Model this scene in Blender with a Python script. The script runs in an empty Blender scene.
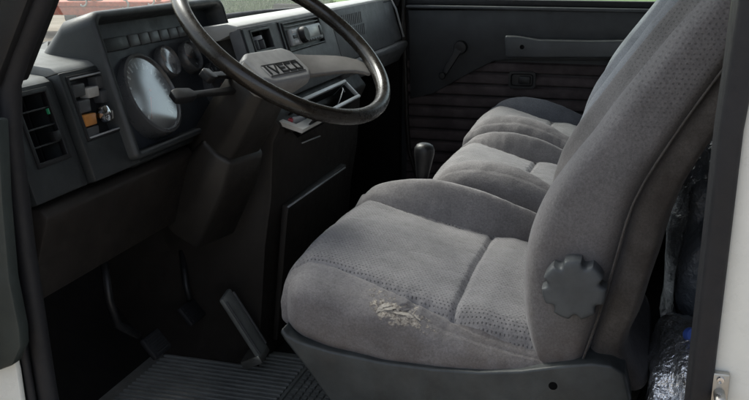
import bpy, bmesh, math, random
import numpy as np
from mathutils import Vector, Matrix

random.seed(4)
rng = np.random.default_rng(7)
SC = bpy.context.scene
COL = SC.collection

# ------------------------------------------------------------------ camera
F_PX, PITCH, YAW, CAM_H = 900.0, math.radians(15.64), math.radians(16.1), 1.0
FW = Vector((-math.sin(YAW) * math.cos(PITCH), math.cos(YAW) * math.cos(PITCH), -math.sin(PITCH)))
RT = Vector((math.cos(YAW), math.sin(YAW), 0.0))
UP = RT.cross(FW)
CAM = Vector((0, 0, CAM_H))
cam_data = bpy.data.cameras.new('camera')
cam_data.sensor_width = 36.0
cam_data.lens = F_PX / 749.0 * 36.0
cam_data.clip_start = 0.05
cam_data.clip_end = 600.0
cam = bpy.data.objects.new('camera', cam_data)
COL.objects.link(cam)
m3 = Matrix((RT, UP, -FW)).transposed()
cam.matrix_world = Matrix.Translation(CAM) @ m3.to_4x4()
SC.camera = cam

# ------------------------------------------------------------------ sky, sun, exposure
SUN_EL, SUN_AZ = math.radians(52), math.radians(150)   # azimuth measured from +X towards +Y
world = bpy.data.worlds.new('World')
SC.world = world
world.use_nodes = True
wn = world.node_tree.nodes
wn.clear()
w_out = wn.new('ShaderNodeOutputWorld')
w_bg = wn.new('ShaderNodeBackground')
w_sky = wn.new('ShaderNodeTexSky')
w_sky.sky_type = 'NISHITA'
w_sky.sun_disc = False
w_sky.sun_elevation = SUN_EL
w_sky.sun_rotation = math.pi / 2 - SUN_AZ
w_sky.air_density = 1.0
w_sky.dust_density = 4.0
w_sky.ozone_density = 1.0
w_hs = wn.new('ShaderNodeHueSaturation')
w_hs.inputs['Saturation'].default_value = 0.52
world.node_tree.links.new(w_sky.outputs[0], w_hs.inputs['Color'])
world.node_tree.links.new(w_hs.outputs[0], w_bg.inputs[0])
world.node_tree.links.new(w_bg.outputs[0], w_out.inputs[0])
w_bg.inputs[1].default_value = 0.13

sun_data = bpy.data.lights.new('sun', 'SUN')
sun_data.energy = 1.5
sun_data.angle = math.radians(20)
sun_data.color = (1.0, 0.97, 0.93)
sun = bpy.data.objects.new('sun', sun_data)
COL.objects.link(sun)
sun_dir = Vector((math.cos(SUN_EL) * math.cos(SUN_AZ), math.cos(SUN_EL) * math.sin(SUN_AZ), math.sin(SUN_EL)))
sun.rotation_euler = sun_dir.to_track_quat('Z', 'Y').to_euler()
sun.location = (0, 0, 8)

SC.view_settings.view_transform = 'Standard'
SC.view_settings.look = 'None'
SC.view_settings.gamma = 1.0
SC.view_settings.exposure = 1.4
SC.view_settings.use_curve_mapping = False
SC.render.engine = 'CYCLES'
SC.cycles.use_denoising = True
SC.cycles.max_bounces = 8
SC.cycles.diffuse_bounces = 4
SC.cycles.glossy_bounces = 3
SC.cycles.transparent_max_bounces = 12
SC.cycles.caustics_reflective = False
SC.cycles.caustics_refractive = False


# ------------------------------------------------------------------ helpers
def pt(px, py, X=None, Y=None, Z=None):
    """a pixel of the photograph gives a direction; the plane of the thing it lies on gives the distance"""
    d = FW + RT * ((px - 374.5) / F_PX) + UP * ((200 - py) / F_PX)
    if X is not None:
        t = (X - CAM.x) / d.x
    elif Y is not None:
        t = (Y - CAM.y) / d.y
    else:
        t = (Z - CAM.z) / d.z
    return CAM + d * t


def tag(o, label=None, cat=None, group=None, kind=None):
    if label: o['label'] = label
    if cat: o['category'] = cat
    if group: o['group'] = group
    if kind: o['kind'] = kind
    return o


def thing(name, label, cat, loc, group=None):
    o = bpy.data.objects.new(name, None)
    o.empty_display_size = 0.05
    o.location = loc
    COL.objects.link(o)
    return tag(o, label, cat, group)


def root_loc(o):
    v = Vector((0, 0, 0))
    while o is not None:
        v = v + Vector(o.location)
        o = o.parent
    return v


def link(name, me, mat, parent=None, smooth=None):
    """mesh in world coordinates -> object whose origin is the middle of its base"""
    n = len(me.vertices)
    co = np.empty(n * 3, np.float32)
    me.vertices.foreach_get('co', co)
    co = co.reshape(-1, 3)
    lo, hi = co.min(0), co.max(0)
    org = np.array([(lo[0] + hi[0]) / 2, (lo[1] + hi[1]) / 2, lo[2]], np.float32)
    a = me.attributes.new('wpos', 'FLOAT_VECTOR', 'POINT')
    a.data.foreach_set('vector', co.ravel())
    me.vertices.foreach_set('co', (co - org).ravel())
    me.materials.clear()
    me.materials.append(mat)
    if smooth is not None:
        me.polygons.foreach_set('use_smooth', [smooth] * len(me.polygons))
    me.update()
    o = bpy.data.objects.new(name, me)
    COL.objects.link(o)
    if parent is not None:
        o.parent = parent
        o.location = Vector(org.tolist()) - root_loc(parent)
    else:
        o.location = org.tolist()
    return o


def from_data(name, verts, faces, mat, parent=None, smooth=True):
    me = bpy.data.meshes.new(name)
    me.from_pydata([tuple(v) for v in verts], [], [tuple(f) for f in faces])
    return link(name, me, mat, parent, smooth)


def from_bm(name, bm, mat, parent=None, smooth=False, auto=None):
    bmesh.ops.recalc_face_normals(bm, faces=bm.faces)
    me = bpy.data.meshes.new(name)
    bm.to_mesh(me)
    bm.free()
    if auto is not None:
        me.polygons.foreach_set('use_smooth', [True] * len(me.polygons))
        o = link(name, me, mat, parent, None)
        try:
            me.set_sharp_from_angle(angle=math.radians(auto))
        except Exception:
            pass
        return o
    return link(name, me, mat, parent, smooth)


def bm_bevel(bm, w, seg=2, ang=30):
    if w <= 0: return
    es = [e for e in bm.edges if len(e.link_faces) == 2 and e.calc_face_angle(0) > math.radians(ang)]
    bmesh.ops.bevel(bm, geom=es, offset=w, segments=seg, profile=0.5, affect='EDGES', clamp_overlap=True)


def add_prism(bm, pts, vec):
    vec = Vector(vec)
    a = [bm.verts.new(Vector(p)) for p in pts]
    b = [bm.verts.new(Vector(p) + vec) for p in pts]
    n = len(pts)
    bm.faces.new(a[::-1])
    bm.faces.new(b)
    for i in range(n):
        bm.faces.new((a[i], a[(i + 1) % n], b[(i + 1) % n], b[i]))


def prism(name, pts, vec, mat, parent=None, bevel=0.0, seg=2, ang=30):
    bm = bmesh.new()
    add_prism(bm, pts, vec)
    bmesh.ops.recalc_face_normals(bm, faces=bm.faces)
    bm_bevel(bm, bevel, seg, ang)
    return from_bm(name, bm, mat, parent, auto=35)


def yprism(name, xz, y0, y1, mat, parent=None, bevel=0.0, seg=2, ang=30):
    return prism(name, [(x, y0, z) for x, z in xz], (0, y1 - y0, 0), mat, parent, bevel, seg, ang)


def add_box(bm, o, ax, lo, hi):
    """box between lo and hi along axes ax from origin o"""
    P = []
    for k in range(8):
        c = [hi[i] if (k >> i) & 1 else lo[i] for i in range(3)]
        P.append(bm.verts.new(o + ax[0] * c[0] + ax[1] * c[1] + ax[2] * c[2]))
    for f in ((0, 2, 3, 1), (4, 5, 7, 6), (0, 1, 5, 4), (2, 6, 7, 3), (0, 4, 6, 2), (1, 3, 7, 5)):
        bm.faces.new([P[i] for i in f])


WAX = (Vector((1, 0, 0)), Vector((0, 1, 0)), Vector((0, 0, 1)))


def box(name, lo, hi, mat, parent=None, bevel=0.0, o=Vector((0, 0, 0)), ax=WAX, seg=2):
    bm = bmesh.new()
    add_box(bm, o, ax, lo, hi)
    bmesh.ops.recalc_face_normals(bm, faces=bm.faces)
    bm_bevel(bm, bevel, seg)
    return from_bm(name, bm, mat, parent, auto=35)


def tube_data(path, radii, seg=12, closed=False, flat=None):
    path = [Vector(p) for p in path]
    n = len(path)
    if not hasattr(radii, '__len__'): radii = [radii] * n
    V, Fc = [], []
    nrm = None
    for i in range(n):
        if closed:
            t = path[(i + 1) % n] - path[i - 1]
        else:
            t = path[min(i + 1, n - 1)] - path[max(i - 1, 0)]
        t.normalize()
        if nrm is None:
            nrm = t.orthogonal().normalized() if flat is None else (flat - t * flat.dot(t)).normalized()
        else:
            nrm = (nrm - t * nrm.dot(t)).normalized() if flat is None else (flat - t * flat.dot(t)).normalized()
        bi = t.cross(nrm)
        for k in range(seg):
            a = 2 * math.pi * k / seg
            V.append(path[i] + (nrm * math.cos(a) + bi * math.sin(a)) * radii[i])
    m = n if closed else n - 1
    for i in range(m):
        j = (i + 1) % n
        for k in range(seg):
            l = (k + 1) % seg
            Fc.append((i * seg + k, i * seg + l, j * seg + l, j * seg + k))
    if not closed:
        Fc.append(tuple(range(seg))[::-1])
        Fc.append(tuple((n - 1) * seg + k for k in range(seg)))
    return V, Fc


def tube(name, path, radii, mat, parent=None, seg=12, closed=False):
    V, Fc = tube_data(path, radii, seg, closed)
    return from_data(name, V, Fc, mat, parent, True)


def lathe(name, prof, c, axis, mat, parent=None, seg=40, auto=35, ref=None):
    """prof: list of (radius, height along axis)"""
    c, axis = Vector(c), Vector(axis).normalized()
    u = axis.orthogonal().normalized()
    v = axis.cross(u)
    bm = bmesh.new()
    rings = []
    for r, h in prof:
        if r <= 1e-6:
            rings.append([bm.verts.new(c + axis * h)])
        else:
            rings.append([bm.verts.new(c + axis * h + (u * math.cos(2 * math.pi * k / seg) + v * math.sin(2 * math.pi * k / seg)) * r) for k in range(seg)])
    for a, b in zip(rings[:-1], rings[1:]):
        for k in range(seg):
            l = (k + 1) % seg
            if len(a) == 1 and len(b) == 1: continue
            if len(a) == 1:
                bm.faces.new((a[0], b[l], b[k]))
            elif len(b) == 1:
                bm.faces.new((a[k], a[l], b[0]))
            else:
                bm.faces.new((a[k], a[l], b[l], b[k]))
    return from_bm(name, bm, mat, parent, auto=auto)


def smooth01(t):
    t = np.clip(t, 0, 1)
    return t * t * (3 - 2 * t)


def curve_xy(xs, pts):
    """smooth interpolation (monotone-ish cubic) through pts"""
    p = np.array(pts, float)
    x, y = p[:, 0], p[:, 1]
    m = np.gradient(y, x)
    xs = np.clip(xs, x[0], x[-1])
    i = np.clip(np.searchsorted(x, xs) - 1, 0, len(x) - 2)
    h = x[i + 1] - x[i]
    t = (xs - x[i]) / h
    return ((1 + 2 * t) * (1 - t) ** 2 * y[i] + t * (1 - t) ** 2 * h * m[i] + t * t * (3 - 2 * t) * y[i + 1] + t * t * (t - 1) * h * m[i + 1])


# ------------------------------------------------------------------ materials
def newmat(name):
    m = bpy.data.materials.new(name)
    m.use_nodes = True
    nt = m.node_tree
    b = nt.nodes['Principled BSDF']
    return m, nt, b


def nd(nt, kind, **kw):
    n = nt.nodes.new(kind)
    for k, v in kw.items():
        setattr(n, k, v)
    return n


def wpos(nt):
    a = nt.nodes.new('ShaderNodeAttribute')
    a.attribute_name = 'wpos'
    return a.outputs['Vector']


def noise(nt, vec, scale, detail=3.0, rough=0.6):
    n = nt.nodes.new('ShaderNodeTexNoise')
    n.inputs['Scale'].default_value = scale
    n.inputs['Detail'].default_value = detail
    n.inputs['Roughness'].default_value = rough
    nt.links.new(vec, n.inputs['Vector'])
    return n.outputs['Fac']


def ramp(nt, fac, stops):
    r = nt.nodes.new('ShaderNodeValToRGB')
    while len(r.color_ramp.elements) > 1:
        r.color_ramp.elements.remove(r.color_ramp.elements[0])
    r.color_ramp.elements[0].position = stops[0][0]
    r.color_ramp.elements[0].color = stops[0][1]
    for p, c in stops[1:]:
        e = r.color_ramp.elements.new(p)
        e.color = c
    nt.links.new(fac, r.inputs['Fac'])
    return r.outputs['Color']


def g(v): return (v, v, v, 1)


def c4(c, k=1.0): return (c[0] * k, c[1] * k, c[2] * k, 1)


def math_n(nt, op, a, b=None):
    n = nt.nodes.new('ShaderNodeMath')
    n.operation = op
    for i, s in enumerate((a, b)):
        if s is None: continue
        if isinstance(s, (int, float)): n.inputs[i].default_value = s
        else: nt.links.new(s, n.inputs[i])
    return n.outputs[0]


def mixcol(nt, fac, a, b, mode='MIX'):
    n = nt.nodes.new('ShaderNodeMix')
    n.data_type = 'RGBA'
    n.blend_type = mode
    for s, i in ((fac, 0), (a, 6), (b, 7)):
        if isinstance(s, (int, float)): n.inputs[i].default_value = s
        elif isinstance(s, tuple): n.inputs[i].default_value = s
        else: nt.links.new(s, n.inputs[i])
    return n.outputs[2]


def plastic(name, col, rough=0.5, grain=0.25, spec=0.5, gscale=900.0, dirt_or_glare=0.35, metal=0.0):
    m, nt, b = newmat(name)
    P = wpos(nt)
    big = noise(nt, P, 14.0, 5.0, 0.65)
    b.inputs['Metallic'].default_value = metal
    b.inputs['Specular IOR Level'].default_value = spec
    col_o = ramp(nt, big, [(0.25, c4(col, 1 - dirt_or_glare)), (0.75, c4(col, 1 + dirt_or_glare * 0.6))])
    nt.links.new(col_o, b.inputs['Base Color'])
    r = ramp(nt, noise(nt, P, 38.0, 6.0, 0.7), [(0.3, g(max(rough - 0.1, 0.05))), (0.7, g(min(rough + 0.12, 1)))])
    nt.links.new(r, b.inputs['Roughness'])
    if grain > 0:
        bp = nd(nt, 'ShaderNodeBump')
        bp.inputs['Strength'].default_value = grain
        bp.inputs['Distance'].default_value = 0.0006
        nt.links.new(noise(nt, P, gscale, 2.0), bp.inputs['Height'])
        nt.links.new(bp.outputs[0], b.inputs['Normal'])
    return m


def fabric(name, col, dots=None, pitch=0.0075, dirt_col=None, dirt_amt=0.0, dirt_z=None, dots_z=None, tear=None):
    """worn velour; dots = the pair of axes the woven dot pattern lies in"""
    m, nt, b = newmat(name)
    P = wpos(nt)
    b.inputs['Roughness'].default_value = 0.92
    b.inputs['Specular IOR Level'].default_value = 0.15
    b.inputs['Sheen Weight'].default_value = 0.2
    b.inputs['Sheen Roughness'].default_value = 0.45
    b.inputs['Sheen Tint'].default_value = (0.9, 0.92, 1.0, 1)
    wear = noise(nt, P, 7.0, 6.0, 0.7)
    base = ramp(nt, wear, [(0.28, c4(col, 0.66)), (0.52, c4(col, 1.0)), (0.75, c4(col, 1.22))])
    fine = noise(nt, P, 260.0, 4.0, 0.85)
    base = mixcol(nt, 0.55, base, ramp(nt, fine, [(0.3, g(0.22)), (0.7, g(0.80))]), 'OVERLAY')
    height = fine
    if dots:
        sep = nd(nt, 'ShaderNodeSeparateXYZ')
        nt.links.new(P, sep.inputs[0])
        a, c = sep.outputs[dots[0]], sep.outputs[dots[1]]
        u = math_n(nt, 'DIVIDE', a, pitch)
        v = math_n(nt, 'DIVIDE', c, pitch * 0.85)
        row = math_n(nt, 'FLOOR', v)
        off = math_n(nt, 'MULTIPLY', math_n(nt, 'MODULO', math_n(nt, 'ABSOLUTE', row), 2.0), 0.5)
        fu = math_n(nt, 'SUBTRACT', math_n(nt, 'FRACT', math_n(nt, 'ADD', u, off)), 0.5)
        fv = math_n(nt, 'SUBTRACT', math_n(nt, 'FRACT', v), 0.5)
        d = math_n(nt, 'SQRT', math_n(nt, 'ADD', math_n(nt, 'MULTIPLY', fu, fu), math_n(nt, 'MULTIPLY', fv, fv)))
        dot = ramp(nt, d, [(0.12, g(1.0)), (0.25, g(0.0))])
        keep = ramp(nt, noise(nt, P, 60.0, 3.0), [(0.30, g(0.55)), (0.6, g(1.0))])
        dotm = math_n(nt, 'MULTIPLY', dot, keep)
        if dots_z:
            mz = nd(nt, 'ShaderNodeMapRange')
            mz.inputs['From Min'].default_value = dots_z[0]
            mz.inputs['From Max'].default_value = dots_z[1]
            nt.links.new(sep.outputs[2], mz.inputs['Value'])
            dotm = math_n(nt, 'MULTIPLY', dotm, mz.outputs[0])
        base = mixcol(nt, math_n(nt, 'MULTIPLY', dotm, 0.38 if dots_z else 0.8), base, c4(col, 0.20))
        height = math_n(nt, 'SUBTRACT', math_n(nt, 'MULTIPLY', fine, 0.6), dotm)
    if dirt_amt > 0:
        dm = ramp(nt, noise(nt, P, 11.0, 5.0, 0.7), [(0.38, g(0.0)), (0.68, g(dirt_amt))])
        if dirt_z:
            sp = nd(nt, 'ShaderNodeSeparateXYZ')
            nt.links.new(P, sp.inputs[0])
            mr = nd(nt, 'ShaderNodeMapRange')
            mr.inputs['From Min'].default_value = dirt_z[1]
            mr.inputs['From Max'].default_value = dirt_z[0]
            nt.links.new(sp.outputs[2], mr.inputs['Value'])
            dm = math_n(nt, 'MULTIPLY', math_n(nt, 'ADD', dm, 0.25), mr.outputs[0])
        base = mixcol(nt, dm, base, c4(dirt_col))
    if tear:
        (ax_, az_), (bx_2, bz_2), wid = tear
        sp2_ = nd(nt, 'ShaderNodeSeparateXYZ')
        nt.links.new(P, sp2_.inputs[0])
        L_ = math.hypot(bx_2 - ax_, bz_2 - az_); tx, tz_ = (bx_2 - ax_) / L_, (bz_2 - az_) / L_
        cx_, cz_ = (ax_ + bx_2) / 2, (az_ + bz_2) / 2
        dx_ = math_n(nt, 'SUBTRACT', sp2_.outputs[0], cx_); dz_ = math_n(nt, 'SUBTRACT', sp2_.outputs[2], cz_)
        uu = math_n(nt, 'DIVIDE', math_n(nt, 'ADD', math_n(nt, 'MULTIPLY', dx_, tx), math_n(nt, 'MULTIPLY', dz_, tz_)), L_ / 2)
        vv = math_n(nt, 'DIVIDE', math_n(nt, 'SUBTRACT', math_n(nt, 'MULTIPLY', dz_, tx), math_n(nt, 'MULTIPLY', dx_, tz_)), wid)
        rr_2 = math_n(nt, 'SQRT', math_n(nt, 'ADD', math_n(nt, 'MULTIPLY', uu, uu), math_n(nt, 'MULTIPLY', vv, vv)))
        wob = math_n(nt, 'MULTIPLY', math_n(nt, 'SUBTRACT', noise(nt, P, 75.0, 5.0, 0.75), 0.5), 3.2)
        edge = math_n(nt, 'ADD', rr_2, wob)
        msk = ramp(nt, edge, [(0.55, g(1.0)), (0.80, g(0.0))])
        strand = ramp(nt, noise(nt, P, 190.0, 4.0, 0.8), [(0.36, (0.055, 0.042, 0.035, 1)), (0.48, (0.30, 0.265, 0.225, 1)), (0.66, (0.50, 0.455, 0.39, 1))])
        base = mixcol(nt, msk, base, strand)
        height = math_n(nt, 'ADD', height, math_n(nt, 'MULTIPLY', math_n(nt, 'MULTIPLY', msk, noise(nt, P, 120.0, 4.0, 0.8)), 4.0))
    nt.links.new(base, b.inputs['Base Color'])
    bp = nd(nt, 'ShaderNodeBump')
    bp.inputs['Strength'].default_value = 0.55
    bp.inputs['Distance'].default_value = 0.0012
    nt.links.new(height, bp.inputs['Height'])
    bp2 = nd(nt, 'ShaderNodeBump')
    bp2.inputs['Strength'].default_value = 0.35
    bp2.inputs['Distance'].default_value = 0.006
    nt.links.new(noise(nt, P, 26.0, 4.0, 0.6), bp2.inputs['Height'])
    nt.links.new(bp.outputs[0], bp2.inputs['Normal'])
    nt.links.new(bp2.outputs[0], b.inputs['Normal'])
    return m


def glass_pane(name, tint=(0.93, 0.97, 0.95), refl=0.08, dirt_or_glare=0.04, rough=0.03):
    m, nt, b = newmat(name)
    out = nt.nodes['Material Output']
    nt.nodes.remove(b)
    tr = nd(nt, 'ShaderNodeBsdfTransparent')
    tr.inputs[0].default_value = c4(tint)
    gl = nd(nt, 'ShaderNodeBsdfGlossy')
    gl.inputs['Roughness'].default_value = rough
    lw = nd(nt, 'ShaderNodeLayerWeight')
    lw.inputs[0].default_value = 0.35
    mx = nd(nt, 'ShaderNodeMixShader')
    nt.links.new(math_n(nt, 'MULTIPLY', lw.outputs['Fresnel'], refl * 5), mx.inputs[0])
    nt.links.new(tr.outputs[0], mx.inputs[1])
    nt.links.new(gl.outputs[0], mx.inputs[2])
    df = nd(nt, 'ShaderNodeBsdfDiffuse')
    df.inputs[0].default_value = (0.6, 0.6, 0.6, 1)
    mx2 = nd(nt, 'ShaderNodeMixShader')
    P = wpos(nt)
    nt.links.new(ramp(nt, noise(nt, P, 9.0, 5.0), [(0.35, g(0.0)), (0.75, g(dirt_or_glare))]), mx2.inputs[0])  # pale diffuse film; on the gauge covers it stands in for glare
    nt.links.new(mx.outputs[0], mx2.inputs[1])
    nt.links.new(df.outputs[0], mx2.inputs[2])
    nt.links.new(mx2.outputs[0], out.inputs['Surface'])
    return m


def crinkle_plastic(name, col, rough, metal, alpha=1.0, scale=30.0):
    m, nt, b = newmat(name)
    P = wpos(nt)
    b.inputs['Base Color'].default_value = c4(col)
    b.inputs['Roughness'].default_value = rough
    b.inputs['Metallic'].default_value = metal
    b.inputs['Alpha'].default_value = alpha
    v = nd(nt, 'ShaderNodeTexVoronoi')
    v.feature = 'F1'
    v.inputs['Scale'].default_value = scale
    nt.links.new(P, v.inputs['Vector'])
    bp = nd(nt, 'ShaderNodeBump')
    bp.inputs['Strength'].default_value = 0.8
    bp.inputs['Distance'].default_value = 0.01
    nt.links.new(math_n(nt, 'ADD', v.outputs['Distance'], noise(nt, P, scale * 2.5, 3.0)), bp.inputs['Height'])
    nt.links.new(bp.outputs[0], b.inputs['Normal'])
    return m


def plain(name, col, rough=0.5, metal=0.0, spec=0.5):
    m, nt, b = newmat(name)
    P = wpos(nt)
    nt.links.new(ramp(nt, noise(nt, P, 60.0, 4.0), [(0.3, c4(col, 0.85)), (0.7, c4(col, 1.1))]), b.inputs['Base Color'])
    b.inputs['Roughness'].default_value = rough
    b.inputs['Metallic'].default_value = metal
    b.inputs['Specular IOR Level'].default_value = spec
    return m


M = {}
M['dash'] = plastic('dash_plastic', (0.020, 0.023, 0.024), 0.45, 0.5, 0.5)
M['dash_top'] = plastic('skylit_dash_top_plastic', (0.20, 0.205, 0.20), 0.55, 0.6, 0.5, 500)  # same dash plastic; sky reflection on the tops painted in as light grey
M['deck'] = plastic('glare_lit_deck_plastic', (0.40, 0.40, 0.385), 0.4, 0.4, 0.5, 500, 0.12)  # same plastic as the other tops, paler to carry strong daylight glare
M['dash_mid'] = plastic('lit_centre_dash_plastic', (0.105, 0.105, 0.108), 0.5, 0.4, 0.5)  # same plastic as the near dash; brighter light on the centre put into its colour
M['panel'] = plastic('instrument_panel', (0.026, 0.030, 0.036), 0.5, 0.3, 0.5)
M['black'] = plastic('black_plastic', (0.010, 0.010, 0.011), 0.45, 0.2, 0.4)
M['void'] = plain('dark_recess', (0.004, 0.004, 0.004), 0.9, 0, 0.1)
M['brown'] = plastic('brown_lower_trim', (0.020, 0.0165, 0.014), 0.5, 0.4, 0.4)
M['shroud'] = plastic('column_shroud', (0.020, 0.0175, 0.015), 0.45, 0.35, 0.4)
M['wheel'] = plastic('steering_rim', (0.016, 0.013, 0.010), 0.27, 0.05, 0.6, 500, 0.15)
M['hub'] = plastic('hub_pad', (0.30, 0.295, 0.29), 0.5, 0.3, 0.5)
M['spoke'] = plastic('spoke_trim', (0.20, 0.19, 0.18), 0.45, 0.3, 0.5)
M['letter'] = plain('letter_black', (0.006, 0.006, 0.006), 0.5)
M['seat_plastic'] = plastic('seat_base_plastic', (0.034, 0.039, 0.040), 0.45, 0.4, 0.5, 700, 0.6)
M['knob'] = plastic('recliner_knob_plastic', (0.080, 0.086, 0.090), 0.5, 0.35, 0.4)
FG = (0.20, 0.190, 0.191)
M['fabric_top'] = fabric('velour_dotted_cushion', (0.205, 0.197, 0.200), (0, 1), 0.0076)
M['fabric_side'] = fabric('velour_plain_bolster', FG, None, 0.01, (0.10, 0.075, 0.055), 0.5, (0.26, 0.42))
M['fabric_torn'] = fabric('velour_torn_bolster', FG, None, 0.01, (0.085, 0.064, 0.048), 0.6, (0.26, 0.42), None, ((-0.447, 0.387), (-0.318, 0.345), 0.017))
M['fabric_back'] = fabric('velour_backrest', (0.175, 0.167, 0.167), (0, 2), 0.0090, (0.10, 0.080, 0.068), 0.6, (0.30, 0.66), (0.66, 0.80))
M['fabric_mid'] = fabric('velour_pale_cushion', (0.235, 0.227, 0.229), (0, 1), 0.0076)
M['fabric_shade_blue'] = fabric('velour_shade_blue', (0.25, 0.262, 0.285), None)  # bluish cast of the shaded backrests put into the velour colour
M['fabric_far_shade'] = fabric('velour_shaded_bolster', (0.10, 0.105, 0.122), None)  # same velour, darkened and blued to paint in the bolster's shaded side
M['back_cover'] = fabric('dark_back_cover', (0.105, 0.095, 0.087), None, 0.01, (0.04, 0.032, 0.027), 0.7)
M['foam'] = plain('torn_foam', (0.52, 0.44, 0.34), 0.9, 0, 0.1)
M['scuff'] = fabric('frayed_backing', (0.40, 0.365, 0.32), None)
M['door'] = plastic('door_panel_plastic', (0.031, 0.033, 0.036), 0.5, 0.4, 0.4)
M['door_rib'] = plastic('door_rib_cloth', (0.080, 0.064, 0.065), 0.85, 1.0, 0.2, 220, 0.55)
M['armrest'] = plastic('armrest_plastic', (0.042, 0.045, 0.049), 0.45, 0.3, 0.5)
M['rubber'] = plastic('rubber_seal', (0.012, 0.012, 0.014), 0.6, 0.3, 0.4)
M['mat'] = plastic('floor_mat_rubber', (0.17, 0.175, 0.165), 0.4, 0.3, 0.5)
M['carpet'] = plastic('floor_lining', (0.006, 0.0055, 0.005), 0.9, 0.8, 0.2, 250)
M['paint'] = plastic('white_body_paint', (0.76, 0.76, 0.70), 0.3, 0.0, 0.5, 900, 0.08)
M['paint_green'] = plastic('grey_green_jamb', (0.028, 0.036, 0.033), 0.5, 0.1, 0.5)
M['grey_trim'] = plastic('grey_pillar_trim', (0.22, 0.22, 0.19), 0.6, 0.3, 0.3)
M['metal'] = plastic('dull_steel', (0.42, 0.41, 0.38), 0.35, 0.1, 0.5, 900, 0.3, 0.9)
M['silver'] = plastic('silver_plastic', (0.42, 0.43, 0.44), 0.4, 0.05, 0.5, 900, 0.15, 0.3)
M['chrome'] = plain('chrome', (0.7, 0.7, 0.72), 0.12, 1.0)
M['dial'] = plain('dial_black', (0.012, 0.013, 0.015), 0.5)
M['tick'] = plain('tick_white', (0.6, 0.62, 0.6), 0.5)
M['needle'] = plain('needle_red', (0.55, 0.06, 0.03), 0.5)
M['gauge_glass'] = glass_pane('gauge_glass', (0.95, 0.97, 1.0), 0.09, 0.24, 0.14)  # strong pale film paints glare onto the gauge covers
M['glass'] = glass_pane('windscreen_glass', (0.90, 0.95, 0.92), 0.05, 0.015)
M['bezel'] = plastic('gauge_bezel', (0.075, 0.077, 0.08), 0.3, 0.1, 0.6)
M['switch'] = plastic('switch_rocker', (0.06, 0.062, 0.064), 0.4, 0.2, 0.5)
M['switch_pale'] = plastic('switch_pale', (0.40, 0.39, 0.36), 0.45, 0.2, 0.5)
M['orange_lens'] = plain('orange_lens', (0.48, 0.20, 0.05), 0.35)
M['lcd'] = plain('lcd_grey', (0.55, 0.57, 0.56), 0.25)
M['tray'] = plastic('pale_tray', (0.66, 0.65, 0.62), 0.45, 0.2, 0.5)
M['red'] = plain('red_print', (0.45, 0.03, 0.05), 0.4)
M['blue'] = plain('blue_print', (0.05, 0.10, 0.38), 0.4)
M['white'] = plain('white_paper', (0.75, 0.75, 0.76), 0.5)
M['skin'] = plain('beige_plastic', (0.55, 0.36, 0.25), 0.5)
M['leather'] = plastic('gear_knob_leather', (0.008, 0.008, 0.009), 0.45, 0.8, 0.5, 260)
M['bag'] = crinkle_plastic('smoky_plastic_bag', (0.17, 0.19, 0.22), 0.16, 0.0, 1.0, 22)
M['foil'] = crinkle_plastic('crinkled_foil', (0.85, 0.87, 0.90), 0.17, 0.9, 1.0, 45)
M['orange'] = plastic('orange_machine_paint', (0.50, 0.085, 0.028), 0.5, 0.0, 0.4, 900, 0.4)
M['tyre'] = plastic('tyre_rubber', (0.02, 0.02, 0.02), 0.8, 0.0, 0.3)
M['bulkhead'] = plastic('bulkhead_lining', (0.05, 0.05, 0.05), 0.8, 0.3, 0.2)
M['headlining'] = plastic('headlining', (0.30, 0.30, 0.29), 0.9, 0.3, 0.2)


def ground_mat():
    m, nt, b = newmat('yard_gravel')
    P = wpos(nt)
    col = ramp(nt, noise(nt, P, 0.9, 8.0, 0.7), [(0.3, (0.14, 0.115, 0.085, 1)), (0.55, (0.23, 0.195, 0.15, 1)), (0.75, (0.30, 0.265, 0.22, 1))])
    fine = noise(nt, P, 28.0, 5.0, 0.7)
    nt.links.new(mixcol(nt, 0.4, col, ramp(nt, fine, [(0.3, g(0.2)), (0.7, g(0.8))]), 'OVERLAY'), b.inputs['Base Color'])
    b.inputs['Roughness'].default_value = 0.95
    return m


def grass_mat():
    m, nt, b = newmat('meadow_grass')
    P = wpos(nt)
    col = ramp(nt, noise(nt, P, 3.0, 8.0, 0.75), [(0.3, (0.045, 0.075, 0.016, 1)), (0.55, (0.10, 0.155, 0.04, 1)), (0.75, (0.17, 0.21, 0.075, 1))])
    nt.links.new(col, b.inputs['Base Color'])
    b.inputs['Roughness'].default_value = 0.9
    return m


M['gravel'] = ground_mat()
M['grass'] = grass_mat()

# ------------------------------------------------------------------ the place: yard, cab floor, roof, bulkhead
DOOR_Y = 3.20      # inner face of the passenger door
NEAR_Y = 1.12      # door opening on the driver's side
FLOOR_Z = -0.03
GROUND_Z = -0.65

from_data('ground', [(-300, -300, GROUND_Z), (300, -300, GROUND_Z), (300, 300, GROUND_Z), (-300, 300, GROUND_Z)], [(0, 1, 2, 3)], M['gravel'], None, False)['kind'] = 'structure'

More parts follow.
